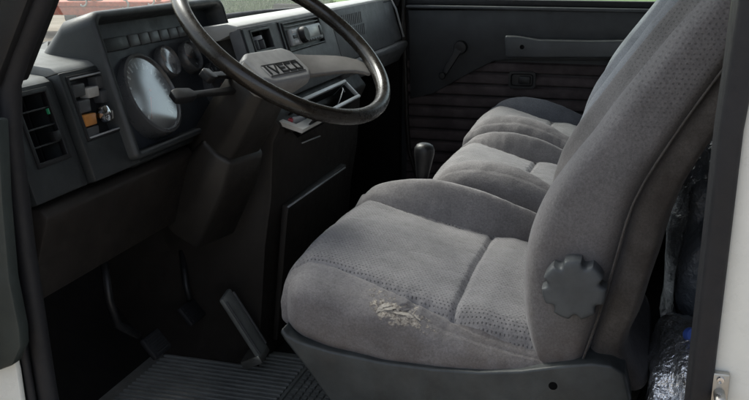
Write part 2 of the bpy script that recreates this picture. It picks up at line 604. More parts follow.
# grass field ahead on the passenger side
gv, gf = [], []
NXg, NYg = 24, 30
for i in range(NXg):
    for j in range(NYg):
        y = 14.0 + j * 1.4
        x = -0.53 * y + 0.25 * math.sin(j * 1.7) + i * 0.9
        gv.append((x, y, GROUND_Z + 0.006 + 0.05 * min(i, j, 3) / 3 * (0.6 + 0.4 * rng.random())))
for i in range(NXg - 1):
    for j in range(NYg - 1):
        gf.append((i * NYg + j, i * NYg + j + 1, (i + 1) * NYg + j + 1, (i + 1) * NYg + j))
from_data('grass_verge', gv, gf, M['grass'], None, True)['kind'] = 'structure'
nb = 30000
by = rng.uniform(15.0, 36.0, nb); bx = -0.53 * by + rng.uniform(0.0, 5.0, nb)
ba = rng.uniform(0, math.pi, nb); bh = rng.uniform(0.05, 0.16, nb); bw = rng.uniform(0.012, 0.03, nb)
lean = rng.normal(0, 0.05, (nb, 2))
V = np.empty((nb, 3, 3))
V[:, 0] = np.c_[bx - np.cos(ba) * bw, by - np.sin(ba) * bw, np.full(nb, GROUND_Z + 0.03)]
V[:, 1] = np.c_[bx + np.cos(ba) * bw, by + np.sin(ba) * bw, np.full(nb, GROUND_Z + 0.03)]
V[:, 2] = np.c_[bx + lean[:, 0], by + lean[:, 1], GROUND_Z + 0.05 + bh]
me = bpy.data.meshes.new('grass_blades')
me.from_pydata(V.reshape(-1, 3).tolist(), [], np.arange(nb * 3).reshape(-1, 3).tolist())
o = link('grass_blades', me, M['grass'], None, False)
tag(o, 'green grass of the verge seen through the windscreen', 'grass', kind='stuff')

tag(box('floor', (-1.55, NEAR_Y - 0.02, FLOOR_Z - 0.06), (0.62, DOOR_Y + 0.04, FLOOR_Z), M['carpet']), kind='structure')
tag(yprism('firewall', [(-1.42, FLOOR_Z), (-1.15, FLOOR_Z), (-1.36, 0.22), (-1.36, 0.72), (-1.42, 0.72)], NEAR_Y, DOOR_Y + 0.04, M['carpet']), kind='structure')
tag(box('rear_bulkhead', (0.56, NEAR_Y - 0.02, FLOOR_Z), (0.60, DOOR_Y + 0.05, 1.50), M['bulkhead']), kind='structure')
tag(box('roof', (-0.78, NEAR_Y - 0.04, 1.50), (0.62, DOOR_Y + 0.08, 1.54), M['headlining']), kind='structure')

# door sill of the driver's opening
tag(box('door_sill', (-0.98, NEAR_Y - 0.06, -0.20), (0.16, NEAR_Y + 0.10, FLOOR_Z + 0.03), M['paint'], None, 0.01), kind='structure')


# ------------------------------------------------------------------ front pillar, rear pillar (driver's side)
def pillar_strip(name, pts, mat, y0, y1, parent=None, bevel=0.004):
    """outline in the door plane (x, z) with thickness in y"""
    return yprism(name, pts, y0, y1, mat, parent, bevel)


ap = thing('front_door_pillar', 'dark windscreen pillar with black rubber seal at the left edge', 'pillar', (-0.90, NEAR_Y, FLOOR_Z))
# lower post, door-plane outline
pillar_strip('post', [(-0.925, 0.80), (-0.905, 0.80), (-0.915, 0.60), (-0.922, 0.30), (-0.912, -0.02), (-1.30, -0.02), (-1.30, 0.80)], M['paint_green'], NEAR_Y - 0.02, NEAR_Y + 0.03, ap)
pillar_strip('upper_pillar', [(-0.940, 0.805), (-0.893, 0.805), (-0.822, 0.929), (-0.52, 1.46), (-0.575, 1.46), (-0.880, 0.935)], M['black'], NEAR_Y - 0.02, NEAR_Y + 0.06, ap)
pillar_strip('upper_pillar_trim', [(-0.965, 0.86), (-0.940, 0.80), (-0.880, 0.935), (-0.575, 1.46), (-0.63, 1.46), (-0.905, 0.98)], M['grey_trim'], NEAR_Y - 0.03, NEAR_Y + 0.03, ap)
tube('rubber_seal', [(-0.868, NEAR_Y + 0.01, -0.02), (-0.872, NEAR_Y + 0.01, 0.15), (-0.884, NEAR_Y + 0.01, 0.32), (-0.895, NEAR_Y + 0.01, 0.55), (-0.897, NEAR_Y + 0.01, 0.72), (-0.889, NEAR_Y + 0.01, 0.805),
     (-0.868, NEAR_Y + 0.01, 0.85), (-0.82, NEAR_Y + 0.01, 0.93), (-0.70, NEAR_Y + 0.01, 1.14), (-0.53, NEAR_Y + 0.01, 1.44)], 0.0165, M['rubber'], ap, 14)
tube('seal_lip', [(-0.882, NEAR_Y - 0.012, -0.02), (-0.890, NEAR_Y - 0.012, 0.22), (-0.906, NEAR_Y - 0.012, 0.45), (-0.908, NEAR_Y - 0.012, 0.70)], 0.007, M['rubber'], ap, 10)
sc = pt(7, 277, Y=NEAR_Y - 0.02)
lathe('screw', [(0.0, -0.004), (0.005, -0.003), (0.006, 0.0)], sc, (0, 1, 0), M['chrome'], ap, 16)

bp = thing('rear_door_pillar', 'white painted door jamb with broad black seal at the right edge', 'pillar', (0.12, NEAR_Y, FLOOR_Z))
yprism('jamb', [(0.119, -0.10), (0.45, -0.10), (0.45, 1.48), (0.150, 1.48), (0.122, 0.80), (0.119, 0.45)], NEAR_Y - 0.03, NEAR_Y + 0.05, M['paint'], bp, 0.006)
yprism('rubber_seal', [(0.095, -0.05), (0.121, -0.05), (0.1215, 0.45), (0.124, 0.80), (0.175, 1.46), (0.125, 1.46), (0.097, 0.80), (0.095, 0.45)], NEAR_Y - 0.045, NEAR_Y + 0.03, M['rubber'], bp, 0.007, 3)
yprism('trim_panel', [(0.108, -0.05), (0.16, -0.05), (0.19, 0.80), (0.20, 1.46), (0.125, 1.46), (0.110, 0.80)], NEAR_Y + 0.032, NEAR_Y + 0.16, M['black'], bp, 0.006)
st = pt(719, 388, Y=NEAR_Y - 0.035)
box('striker_plate', (-0.011, -0.006, -0.045), (0.011, 0.006, 0.022), M['metal'], bp, 0.003, st)
tube('striker_pin', [st + Vector((0.0, -0.004, -0.004)), st + Vector((0.0, -0.040, -0.004))], 0.007, M['metal'], bp, 14)
lathe('screw', [(0.0, -0.004), (0.004, -0.003), (0.005, 0.0)], st + Vector((0.0, -0.006, 0.014)), (0, 1, 0), M['chrome'], bp, 14)

# open driver's door: only its rear-facing inner edge reaches into the picture at far left
dd = thing('driver_door', 'edge of the open driver door, dark panel over white paint', 'door', (-1.05, NEAR_Y - 0.10, 0.0))
dl = [pt(p[0], p[1], Y=NEAR_Y - 0.06) for p in ((-90, 120), (-2, 120), (2, 200), (9, 280), (19, 330), (20, 348), (12, 366), (-4, 372), (-90, 372))]
prism('inner_panel', dl, (0, 0.025, 0), M['paint_green'], dd, 0.005)
dw = [pt(p[0], p[1], Y=NEAR_Y - 0.032) for p in ((-90, 340), (10, 340), (17, 372), (24, 420), (24, 520), (-90, 520))]
prism('painted_skin', dw, (0, 0.012, 0), M['paint'], dd, 0.003)

hx0, hy0, hx1, hy1 = -1.03, NEAR_Y - 0.07, -1.34, 0.16
prism('door_leaf', [(hx0, hy0, -0.12), (hx1, hy1, -0.12), (hx1, hy1, 0.82), (hx0, hy0, 0.82)], (-0.05, -0.018, 0), M['paint_green'], dd, 0.01)
prism('outer_skin', [(hx0 - 0.055, hy0 - 0.02, -0.16), (hx1 - 0.055, hy1 - 0.02, -0.16), (hx1 - 0.055, hy1 - 0.02, 0.85), (hx0 - 0.055, hy0 - 0.02, 0.85)], (-0.02, -0.007, 0), M['paint'], dd, 0.006)
prism('window_pane', [(hx0 - 0.02, hy0 - 0.007, 0.86), (hx1 - 0.02, hy1 - 0.007, 0.86), (hx1 - 0.02, hy1 - 0.007, 1.45), (hx0 - 0.12, hy0 - 0.30, 1.45)], (-0.004, -0.0014, 0), M['glass'], dd)

# ------------------------------------------------------------------ windscreen
def ws_base(y):
    k = abs((y - 2.18) / 1.06)
    return -1.27 + 0.30 * k ** 5, 0.775


NW = 32
wv, wf = [], []
for j in range(NW + 1):
    y = NEAR_Y + 0.03 + (DOOR_Y - NEAR_Y - 0.03) * j / NW
    bx_, bz_ = ws_base(y)
    for i in range(9):
        t = i / 8
        wv.append((bx_ + t * 0.44, y + (2.18 - y) * 0.04 * t, bz_ + t * 0.72))
for j in range(NW):
    for i in range(8):
        wf.append((j * 9 + i, j * 9 + i + 1, (j + 1) * 9 + i + 1, (j + 1) * 9 + i))
ws = thing('windscreen', 'curved windscreen glass with black seal above the dashboard', 'windscreen', (-1.27, 2.18, 0.775))
from_data('pane', wv, wf, M['glass'], ws, True)
tube('seal', [Vector(wv[j * 9]) + Vector((0.004, 0, 0.012)) for j in range(NW + 1)], 0.013, M['rubber'], ws, 10)
tag(box('windscreen_header', (-0.86, NEAR_Y - 0.04, 1.475), (-0.775, DOOR_Y + 0.08, 1.535), M['headlining'], None, 0.01), kind='structure')

# ------------------------------------------------------------------ dashboard
TILT = math.radians(17)
DN = Vector((math.cos(TILT), 0, math.sin(TILT)))       # faces the driver
DU = Vector((-math.sin(TILT), 0, math.cos(TILT)))      # up along the fascia
DY = Vector((0, 1, 0))
DO = pt(148, 95, Y=1.55); DO.y = 0.0


def D(y, s, d): return DO + DY * y + DU * s + DN * d


DAX = (DY, DU, DN)


def dpx(px, py, d):
    """photo pixel -> (y, s) on the fascia plane standing d in front of the reference plane"""
    r = FW + RT * ((px - 374.5) / F_PX) + UP * ((200 - py) / F_PX)
    q0 = DO + DN * d
    k = (q0 - CAM).dot(DN) / r.dot(DN)
    q = CAM + r * k
    return q.y, (q - q0).dot(DU)


def dbox(name, y0, y1, s0, s1, d0, d1, mat, parent, bevel=0.0, seg=2):
    return box(name, (y0, s0, d0), (y1, s1, d1), mat, parent, bevel, DO, DAX, seg)


def dpanel_holes(name, ys, ss, d, depth, holes, mat, parent, bevel=0.0):
    """fascia plate between ys and ss, with open rectangular holes"""
    Y = sorted(set([ys[0], ys[1]] + [h[0] for h in holes] + [h[1] for h in holes]))
    S = sorted(set([ss[0], ss[1]] + [h[2] for h in holes] + [h[3] for h in holes]))
    def solid(i, j):
        if i < 0 or j < 0 or i >= len(Y) - 1 or j >= len(S) - 1: return False
        yc, sc_ = (Y[i] + Y[i + 1]) / 2, (S[j] + S[j + 1]) / 2
        return not any(h[0] < yc < h[1] and h[2] < sc_ < h[3] for h in holes)
    bm = bmesh.new()
    cache = {}
    def v(i, j, k):
        if (i, j, k) not in cache:
            cache[(i, j, k)] = bm.verts.new(D(Y[i], S[j], d if k else d - depth))
        return cache[(i, j, k)]
    for i in range(len(Y) - 1):
        for j in range(len(S) - 1):
            if not solid(i, j): continue
            bm.faces.new((v(i, j, 1), v(i + 1, j, 1), v(i + 1, j + 1, 1), v(i, j + 1, 1)))
            bm.faces.new((v(i, j, 0), v(i, j + 1, 0), v(i + 1, j + 1, 0), v(i + 1, j, 0)))
            if not solid(i - 1, j): bm.faces.new((v(i, j, 0), v(i, j, 1), v(i, j + 1, 1), v(i, j + 1, 0)))
            if not solid(i + 1, j): bm.faces.new((v(i + 1, j, 0), v(i + 1, j + 1, 0), v(i + 1, j + 1, 1), v(i + 1, j, 1)))
            if not solid(i, j - 1): bm.faces.new((v(i, j, 0), v(i + 1, j, 0), v(i + 1, j, 1), v(i, j, 1)))
            if not solid(i, j + 1): bm.faces.new((v(i, j + 1, 0), v(i, j + 1, 1), v(i + 1, j + 1, 1), v(i + 1, j + 1, 0)))
    bmesh.ops.recalc_face_normals(bm, faces=bm.faces)
    bmesh.ops.dissolve_limit(bm, angle_limit=0.01, verts=bm.verts, edges=bm.edges)
    bm_bevel(bm, bevel, 2)
    return from_bm(name, bm, mat, parent, auto=35)


dash = thing('dashboard', 'dark grey van dashboard with gauges, switches, radio and air vents', 'dashboard', (-1.05, 2.15, 0.40))

# --- near end: air vent block and switch block
DB = -0.03
xz = lambda s, d: (lambda p: (p.x, p.z))(D(0, s, d))
vb = [xz(-0.118, DB - 0.004), xz(0.068, DB - 0.004), xz(0.082, DB - 0.016), (-1.19, 0.800), (-1.19, 0.55)]
vent_y0, vent_y1 = 1.178, 1.322
# the vent block is a shell round the opening
vy0, vy1, vs0, vs1 = 1.213, 1.296, -0.060, 0.058
dpanel_holes('vent_surround', (vent_y0, vent_y1), (-0.118, 0.070), DB, 0.05, [(vy0, vy1, vs0, vs1)], M['dash'], dash, 0.004)
yprism('vent_block', [xz(-0.116, DB - 0.052), xz(0.068, DB - 0.052), (-1.19, 0.802), (-1.19, 0.55)], vent_y0, vent_y1, M['dash'], dash, 0.004)
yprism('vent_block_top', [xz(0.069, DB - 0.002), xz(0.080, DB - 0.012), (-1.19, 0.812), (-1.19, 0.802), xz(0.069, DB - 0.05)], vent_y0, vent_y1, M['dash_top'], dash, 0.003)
vent = dpanel_holes('air_vent', (vy0 - 0.004, vy1 + 0.004), (vs0 - 0.004, vs1 + 0.004), DB + 0.003, 0.012, [(vy0 + 0.004, vy1 - 0.004, vs0 + 0.004, vs1 - 0.004)], M['black'], dash, 0.0015)
for k in range(1, 4):
    s = vs0 + (vs1 - vs0) * k / 4
    dbox('slat', vy0 + 0.003, vy1 - 0.003, s - 0.0015, s + 0.0015, DB - 0.03, DB - 0.002, M['dash'], vent, 0.0008)
for k in range(1, 4):
    y = vy0 + (vy1 - vy0) * k / 4
    dbox('vane', y - 0.001, y + 0.001, vs0 + 0.003, vs1 - 0.003, DB - 0.048, DB - 0.034, M['black'], vent)
dbox('vent_slider', vy0 + 0.058, vy0 + 0.076, vs0 + 0.030, vs0 + 0.047, DB - 0.006, DB + 0.006, M['black'], vent, 0.002)
dbox('green_mark', vy1 - 0.012, vy1 - 0.009, vs1 - 0.042, vs1 - 0.032, DB - 0.004, DB + 0.001, plain('green_mark', (0.03, 0.25, 0.12), 0.4), vent, 0.0006)
dbox('recess_back', vy0 - 0.002, vy1 + 0.002, vs0, vs1, DB - 0.0515, DB - 0.049, M['void'], vent)

by0, by1 = 1.326, 1.478
sy0, sy1, ss0, ss1 = 1.344, 1.464, -0.045, 0.066
dpanel_holes('switch_surround', (by0, by1), (-0.118, 0.078), DB + 0.014, 0.03, [(sy0, sy1, ss0, ss1)], M['dash'], dash, 0.005)
yprism('switch_block', [xz(-0.116, DB - 0.018), xz(0.076, DB - 0.018), (-1.19, 0.815), (-1.19, 0.55)], by0, by1, M['dash'], dash, 0.004)
yprism('switch_block_top', [xz(0.0775, DB + 0.012), xz(0.090, DB + 0.002), (-1.19, 0.828), (-1.19, 0.8155), xz(0.0765, DB - 0.017)], by0, by1, M['dash_top'], dash, 0.004)
sw = dpanel_holes('switch_panel', (sy0 - 0.003, sy1 + 0.003), (ss0 - 0.003, ss1 + 0.003), DB + 0.0165, 0.010, [(sy0 + 0.003, sy1 - 0.003, ss0 + 0.003, ss1 - 0.003)], M['black'], dash, 0.002)
dbox('recess_back', sy0, sy1, ss0, ss1, DB - 0.017, DB - 0.004, M['black'], sw)
cw = (sy1 - sy0 - 0.010) / 3
def rocker(col, row, mat, dd_=0.0, h=0.022, name='switch_rocker'):
    y0 = sy0 + 0.005 + col * cw + 0.0015
    s1 = ss1 - 0.006 - row * 0.0255
    s0 = s1 - h
    tilt = math.radians(14)
    ax = (DY, DU * math.cos(tilt) + DN * math.sin(tilt), DN * math.cos(tilt) - DU * math.sin(tilt))
    return box(name, (0, 0, -0.010), (cw - 0.003, h, 0.010 + dd_), mat, sw, 0.002, D(y0, s0, DB + 0.002), ax)
rocker(0, 0.2, M['switch']); rocker(2, 0.0, M['switch'])
rocker(1, 0.62, M['switch_pale'], 0.002, 0.018); rocker(0, 1.35, M['switch']); rocker(2, 1.05, M['switch'])
rocker(0, 2.35, M['orange_lens'], 0.003, 0.020); rocker(2, 2.55, M['switch_pale'], 0.0, 0.016); rocker(0, 3.25, M['switch'], 0, 0.018)
kc = D(sy0 + 0.005 + 1.5 * cw, ss1 - 0.006 - 2.75 * 0.0255, DB)
lathe('light_switch_knob', [(0.006, 0), (0.006, 0.012), (0.014, 0.014), (0.0155, 0.020), (0.014, 0.028), (0.006, 0.031), (0, 0.031)], kc, DN, M['chrome'], sw, 24)
dbox('trim_strip', sy0 + 0.004, sy1 - 0.004, ss1 - 0.004, ss1 - 0.001, DB + 0.0, DB + 0.017, M['silver'], sw, 0.0008)
dbox('trim_strip', sy0 + 0.004, sy1 - 0.004, ss0 + 0.001, ss0 + 0.004, DB + 0.0, DB + 0.017, M['silver'], sw, 0.0008)

# demister wedge at the windscreen corner
wedge = [pt(10, 66, X=-1.13), pt(47, 57, X=-1.13), pt(48, 41, X=-1.19), pt(28, 52, X=-1.19)]
bm = bmesh.new()
lo_ = [Vector((p.x, p.y, 0.79)) for p in wedge]
add_prism(bm, wedge, (0, 0, -0.02))
from_bm('demister_duct', bm, M['dash'], dash, auto=35)
tube('demister_edge', [pt(9, 66, X=-1.125), pt(28, 62, X=-1.125), pt(48, 57.5, X=-1.125)], 0.006, M['dash_top'], dash, 8)

# deck under the windscreen
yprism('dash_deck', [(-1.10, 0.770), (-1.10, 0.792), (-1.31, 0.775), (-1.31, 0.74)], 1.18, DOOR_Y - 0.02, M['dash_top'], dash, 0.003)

# --- instrument hood
HY0, HY1, HS0, HS1 = 1.447, 1.985, -0.108, 0.168


def rrect(y0, y1, s0, s1, rt_, rb, n=8):
    P = []
    for cy, cs, r, a0 in ((y1 - rb, s0 + rb, rb, -90), (y1 - rt_, s1 - rt_, rt_, 0), (y0 + rt_, s1 - rt_, rt_, 90), (y0 + rb, s0 + rb, rb, 180)):
        for k in range(n + 1):
            a = math.radians(a0 + 90 * k / n)
            P.append((cy + r * math.cos(a), cs + r * math.sin(a)))
    return P


def hood_ring(y0, y1, s0, s1, rt_, rb, d, dtop):
    return [D(y, s, d + (dtop - d) * smooth01((s - HS0) / (HS1 - HS0))) for y, s in rrect(y0, y1, s0, s1, rt_, rb)]


rings = [hood_ring(HY0 - 0.012, HY1 + 0.03, HS0 + 0.02, HS1 - 0.085, 0.04, 0.01, -0.205, -0.205),
         hood_ring(HY0 - 0.012, HY1 + 0.02, HS0 + 0.01, HS1 - 0.026, 0.035, 0.01, -0.11, -0.11),
         hood_ring(HY0 - 0.012, HY1 + 0.012, HS0, HS1 + 0.003, 0.028, 0.012, -0.06, -0.06),
         hood_ring(HY0 - 0.004, HY1 + 0.004, HS0 - 0.001, HS1 + 0.004, 0.026, 0.012, -0.006, -0.002),
         hood_ring(HY0, HY1, HS0, HS1, 0.024, 0.012, 0.002, 0.006),
         hood_ring(HY0 + 0.006, HY1 - 0.006, HS0 + 0.006, HS1 - 0.006, 0.020, 0.010, 0.004, 0.008),
         hood_ring(HY0 + 0.011, HY1 - 0.011, HS0 + 0.011, HS1 - 0.012, 0.017, 0.008, 0.0, 0.004),
         hood_ring(HY0 + 0.013, HY1 - 0.013, HS0 + 0.013, HS1 - 0.016, 0.015, 0.008, -0.042, -0.042)]
hv = [p for r in rings for p in r]
nr = len(rings[0])
hf = []
for a in range(len(rings) - 1):
    for k in range(nr):
        l = (k + 1) % nr
        hf.append((a * nr + k, a * nr + l, (a + 1) * nr + l, (a + 1) * nr + k))
hf.append(tuple(range(nr)))
hood = from_data('instrument_hood', hv, hf, M['dash'], dash, True)

PD = -0.040
ip = dbox('instrument_panel', HY0 + 0.012, HY1 - 0.012, HS0 + 0.012, HS1 - 0.015, PD - 0.012, PD, M['panel'], dash)
# warning lamp strip
l0 = dpx(100, 47, PD); l1 = dpx(181, 23, PD)
ly0, ls0 = l0; ly1 = l1[0]
lw_ = (ly1 - ly0) / 8.4
dbox('warning_block', ly0 + 0.002, ly0 + lw_ * 2.3, ls0 - 0.013, ls0 + 0.013, PD, PD + 0.006, M['black'], ip, 0.002)
for k in range(6):
    y = ly0 + lw_ * (2.5 + k * 1.02)
    dbox('warning_lamp', y, y + lw_ * 0.92, ls0 - 0.011, ls0 + 0.013, PD, PD + 0.005, M['switch'], ip, 0.002)


def gauge(name, px, py, r, ticks, needle, sweep=(225, -45), big=False):
    y, s = dpx(px, py, PD + 0.008)
    c = D(y, s, PD + r * 0.12)
    ga = TILT + math.radians(9)          # the gauges lean back a little more than the panel
    DN = Vector((math.cos(ga), 0, math.sin(ga))); DU = Vector((-math.sin(ga), 0, math.cos(ga)))
    gz = lathe(name, [(r * 0.90, 0.001), (r * 0.90, 0.010), (r * 0.94, 0.015), (r * 1.01, 0.013), (r * 1.04, 0.0), (r * 1.04, -r * 0.30)], c, DN, M['bezel'], dash, 64, 50)
    lathe('dial', [(0, 0.002), (r * 0.92, 0.002)], c, DN, M['dial'], gz, 64)
    bm = bmesh.new()
    for k in range(ticks + 1):
        a = math.radians(sweep[0] + (sweep[1] - sweep[0]) * k / ticks)
        rd = DY * math.cos(a) + DU * math.sin(a)
        tg = -DY * math.sin(a) + DU * math.cos(a)
        w = r * (0.028 if k % 2 == 0 else 0.016)
        add_box(bm, c + DN * 0.0025 + rd * r * (0.66 if k % 2 == 0 else 0.73), (rd, tg, DN), (0, -w, 0), (r * (0.17 if k % 2 == 0 else 0.10), w, 0.0006))
    from_bm('scale_marks', bm, M['tick'], gz)
    a = math.radians(needle)
    rd = DY * math.cos(a) + DU * math.sin(a); tg = -DY * math.sin(a) + DU * math.cos(a)
    prism('needle', [c + DN * 0.004 - rd * r * 0.15 - tg * r * 0.03, c + DN * 0.004 + rd * r * 0.70, c + DN * 0.004 - rd * r * 0.15 + tg * r * 0.03], DN * 0.001, M['needle'], gz)
    lathe('hub_cap', [(0, 0.007), (r * 0.07, 0.007), (r * 0.09, 0.003)], c, DN, M['black'], gz, 24)
    # slightly domed glass
    lathe('cover_glass', [(r * 0.905, 0.0105), (r * 0.6, 0.0118), (r * 0.3, 0.0125), (0, 0.0128)], c, DN, M['gauge_glass'], gz, 64, 80)
    return gz


gauge('speedometer', 148, 95.5, 0.0845, 24, 232)
gauge('fuel_gauge', 167, 62, 0.0345, 8, 120)
gauge('temperature_gauge', 190, 57, 0.0345, 8, 150)
gauge('tachometer', 220, 87, 0.060, 12, 225)

# --- knee panel under the gauges
yprism('knee_panel', [(-0.905, 0.592), (-0.893, 0.580), (-0.898, 0.566), (-0.945, 0.420), (-0.975, 0.412), (-1.12, 0.43), (-1.12, 0.60)], 1.19, 1.70, M['brown'], dash, 0.005)
yprism('lower_dash_wall', [(-0.93, 0.595), (-0.93, 0.625), (-1.19, 0.65), (-1.19, 0.45), (-1.12, 0.45), (-1.12, 0.60)], 1.178, 2.02, M['dash'], dash, 0.004)
yprism('lip_strip', [(-0.908, 0.595), (-0.896, 0.604), (-0.902, 0.614), (-0.935, 0.618), (-0.935, 0.597)], 1.475, 1.72, M['dash'], dash, 0.003)

# --- centre fascia with slot, radio, grille
CD = 0.085
def rect_px(pts, d):
    q = [dpx(*p, d) for p in pts]
    ys = sorted(v[0] for v in q); ss = sorted(v[1] for v in q)
    return (ys[0] + ys[1]) / 2, (ys[2] + ys[3]) / 2, (ss[0] + ss[1]) / 2, (ss[2] + ss[3]) / 2
slot = rect_px([(248, 31), (268, 27), (276, 49), (257, 52)], CD)
rad = rect_px([(280.5, 24), (317, 16), (325, 42), (290, 52)], CD)
gri = rect_px([(340, 16.5), (360, 11), (366, 34), (346, 39)], CD)
gapy = dpx(277, 20, CD)[0] + 0.0
split1 = dpx(331, 20, CD)[0]
CS0, CS1 = -0.070, dpx(240, 28, CD)[1]
split2 = dpx(383, 0, CD)[0]
cy0 = 1.86
cend = DOOR_Y - 0.03
dpanel_holes('centre_fascia', (cy0, split1 - 0.002), (CS0 - 0.03, CS1), CD, 0.03, [slot, rad], M['dash_mid'], dash, 0.003)
dpanel_holes('passenger_fascia', (split1 + 0.002, split2 - 0.002), (CS0, CS1), CD, 0.03, [], M['dash_mid'], dash, 0.003)
dbox('glovebox_end', split2 + 0.002, cend, CS0, CS1 - 0.004, CD - 0.05, CD - 0.004, M['dash_mid'], dash, 0.010, 3)
# top deck behind the fascia and body under it
tp = D(0, CS1, CD)
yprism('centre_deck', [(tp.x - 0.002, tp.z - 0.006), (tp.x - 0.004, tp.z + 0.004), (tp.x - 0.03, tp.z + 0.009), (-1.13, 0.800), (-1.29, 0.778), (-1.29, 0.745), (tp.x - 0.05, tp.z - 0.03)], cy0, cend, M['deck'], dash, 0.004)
bt = D(0, CS0, CD - 0.032)
yprism('centre_body', [(bt.x, bt.z), (tp.x - 0.052, tp.z - 0.034), (-1.28, 0.742), (-1.28, 0.55), (bt.x - 0.05, bt.z - 0.01)], 2.02, cend, M['black'], dash, 0.003)
ledge = D(0, CS0, CD)
yprism('fascia_ledge', [(ledge.x - 0.03, ledge.z), (ledge.x + 0.012, ledge.z - 0.002), (ledge.x + 0.016, ledge.z - 0.016), (ledge.x - 0.02, ledge.z - 0.075), (ledge.x - 0.25, ledge.z - 0.10), (ledge.x - 0.25, ledge.z - 0.002)], split1, cend, M['dash_mid'], dash, 0.005)
# slot with heater levers
hs = dpanel_holes('heater_control', (slot[0] - 0.002, slot[1] + 0.002), (slot[2] - 0.002, slot[3] + 0.002), CD + 0.002, 0.02, [(slot[0] + 0.006, slot[1] - 0.006, slot[2] + 0.005, slot[3] - 0.005)], M['black'], dash, 0.002)
dbox('recess_back', slot[0], slot[1], slot[2], slot[3], CD - 0.035, CD - 0.028, M['void'], hs)
for k, (fy, fs) in enumerate(((0.32, 0.45), (0.62, 0.40))):
    y = slot[0] + (slot[1] - slot[0]) * fy
    dbox('lever', y - 0.004, y + 0.004, slot[2] + 0.006, slot[2] + 0.006 + (slot[3] - slot[2]) * fs, CD - 0.028, CD - 0.004, M['dash_mid'], hs, 0.002)
y = slot[0] + (slot[1] - slot[0]) * 0.60
dbox('lever_tip', y - 0.006, y + 0.006, slot[3] - 0.024, slot[3] - 0.014, CD - 0.026, CD - 0.006, M['white'], hs, 0.002)
# trim groove between slot and radio
dbox('trim_strip', gapy - 0.006, gapy - 0.001, CS0 - 0.02, CS1 - 0.004, CD - 0.001, CD + 0.004, M['black'], dash, 0.001)
dbox('trim_strip', cy0 + 0.004, cy0 + 0.012, CS0 - 0.02, CS1 - 0.004, CD - 0.001, CD + 0.004, M['black'], dash, 0.001)
# radio
ra = dpanel_holes('car_radio', (rad[0] - 0.001, rad[1] + 0.001), (rad[2] - 0.001, rad[3] + 0.001), CD + 0.004, 0.02, [(rad[0] + 0.005, rad[1] - 0.005, rad[2] + 0.004, rad[3] - 0.004)], M['black'], dash, 0.002)
rw, rh = rad[1] - rad[0], rad[3] - rad[2]
RY = lambda f: rad[0] + rw * f
RS = lambda f: rad[2] + rh * f
dbox('radio_body', RY(0.02), RY(0.98), RS(0.05), RS(0.95), CD - 0.03, CD - 0.006, M['black'], ra)
dbox('upper_pocket_lip', RY(0.05), RY(0.95), RS(0.84), RS(0.87), CD - 0.006, CD + 0.003, M['silver'], ra, 0.001)
dbox('radio_face', RY(0.10), RY(0.96), RS(0.16), RS(0.76), CD - 0.007, CD + 0.006, M['silver'], ra, 0.004)
dbox('display', RY(0.50), RY(0.86), RS(0.30), RS(0.66), CD + 0.004, CD + 0.008, M['lcd'], ra, 0.002)
lathe('volume_knob', [(0.021, 0), (0.021, 0.010), (0.018, 0.016), (0.0, 0.017)], D(RY(0.37), RS(0.46), CD + 0.005), DN, M['black'], ra, 32)
for k in range(3):
    dbox('button', RY(0.14), RY(0.24), RS(0.22 + 0.18 * k), RS(0.34 + 0.18 * k), CD + 0.004, CD + 0.009, M['white'] if k != 1 else M['switch'], ra, 0.002)
for k in range(6):
    dbox('button', RY(0.47 + 0.07 * k), RY(0.525 + 0.07 * k), RS(0.185), RS(0.255), CD + 0.004, CD + 0.0085, M['switch'], ra, 0.001)
dbox('button', RY(0.88), RY(0.94), RS(0.30), RS(0.66), CD + 0.004, CD + 0.009, M['switch'], ra, 0.002)
# speaker grille: two fields of slits
gm = (gri[2] + gri[3]) / 2
for a, b in ((gri[2], gm - 0.003), (gm + 0.003, gri[3])):
    gr = dbox('speaker_grille', gri[0], gri[1], a, b, CD - 0.002, CD + 0.0015, M['black'], dash)
    n = 11
    for k in range(n):
        y = gri[0] + (gri[1] - gri[0]) * (k + 0.5) / n
        w = (gri[1] - gri[0]) / n * 0.27
        sh = 0.010
        pts = [D(y - w - sh, a, CD + 0.0015), D(y + w - sh, a, CD + 0.0015), D(y + w + sh, b, CD + 0.0015), D(y - w + sh, b, CD + 0.0015)]
        prism('grille_bar', pts, DN * 0.002, M['dash_mid'], gr)
# chrome end strip at passenger side
tube('end_trim', [D(cend - 0.012, CS0 + 0.01, CD + 0.004), D(cend - 0.010, CS1 * 0.5, CD + 0.004), D(cend - 0.012, CS1, CD - 0.004)], 0.004, M['silver'], dash, 8)

# --- lower centre: open tray under the fascia
TT = math.radians(46)
TN = Vector((math.cos(TT), 0, math.sin(TT))); TU = Vector((-math.sin(TT), 0, math.cos(TT)))
A = pt(345, 79, X=-0.76); Bc = pt(361, 96, X=-0.76); E0 = pt(307, 96, X=-0.76)
def tplane(px, py):
    r = FW + RT * ((px - 374.5) / F_PX) + UP * ((200 - py) / F_PX)
    q = CAM + r * ((A - CAM).dot(TN) / r.dot(TN))
    return q.y - A.y, (q - A).dot(TU)
ty1 = tplane(361, 96)
ty0 = tplane(300, 99)
td_ = ty1[1]
tray = thing('centre_tray', 'silver framed open tray under the dashboard holding a bit of wire', 'tray', A + TU * td_)
def tbox(name, y0, y1, s0, s1, d0, d1, mat, par, bv=0.001):
    return box(name, (y0, s0, d0), (y1, s1, d1), mat, par, bv, A, (DY, TU, TN))
ya, yb = ty0[0], max(ty1[0], 0.0)
fwid = 0.009
tbox('frame_bar', ya, yb, -fwid, 0.0, -0.01, 0.0, M['silver'], tray, 0.002)
tbox('frame_bar', ya, yb, td_, td_ + fwid, -0.01, 0.0, M['silver'], tray, 0.002)
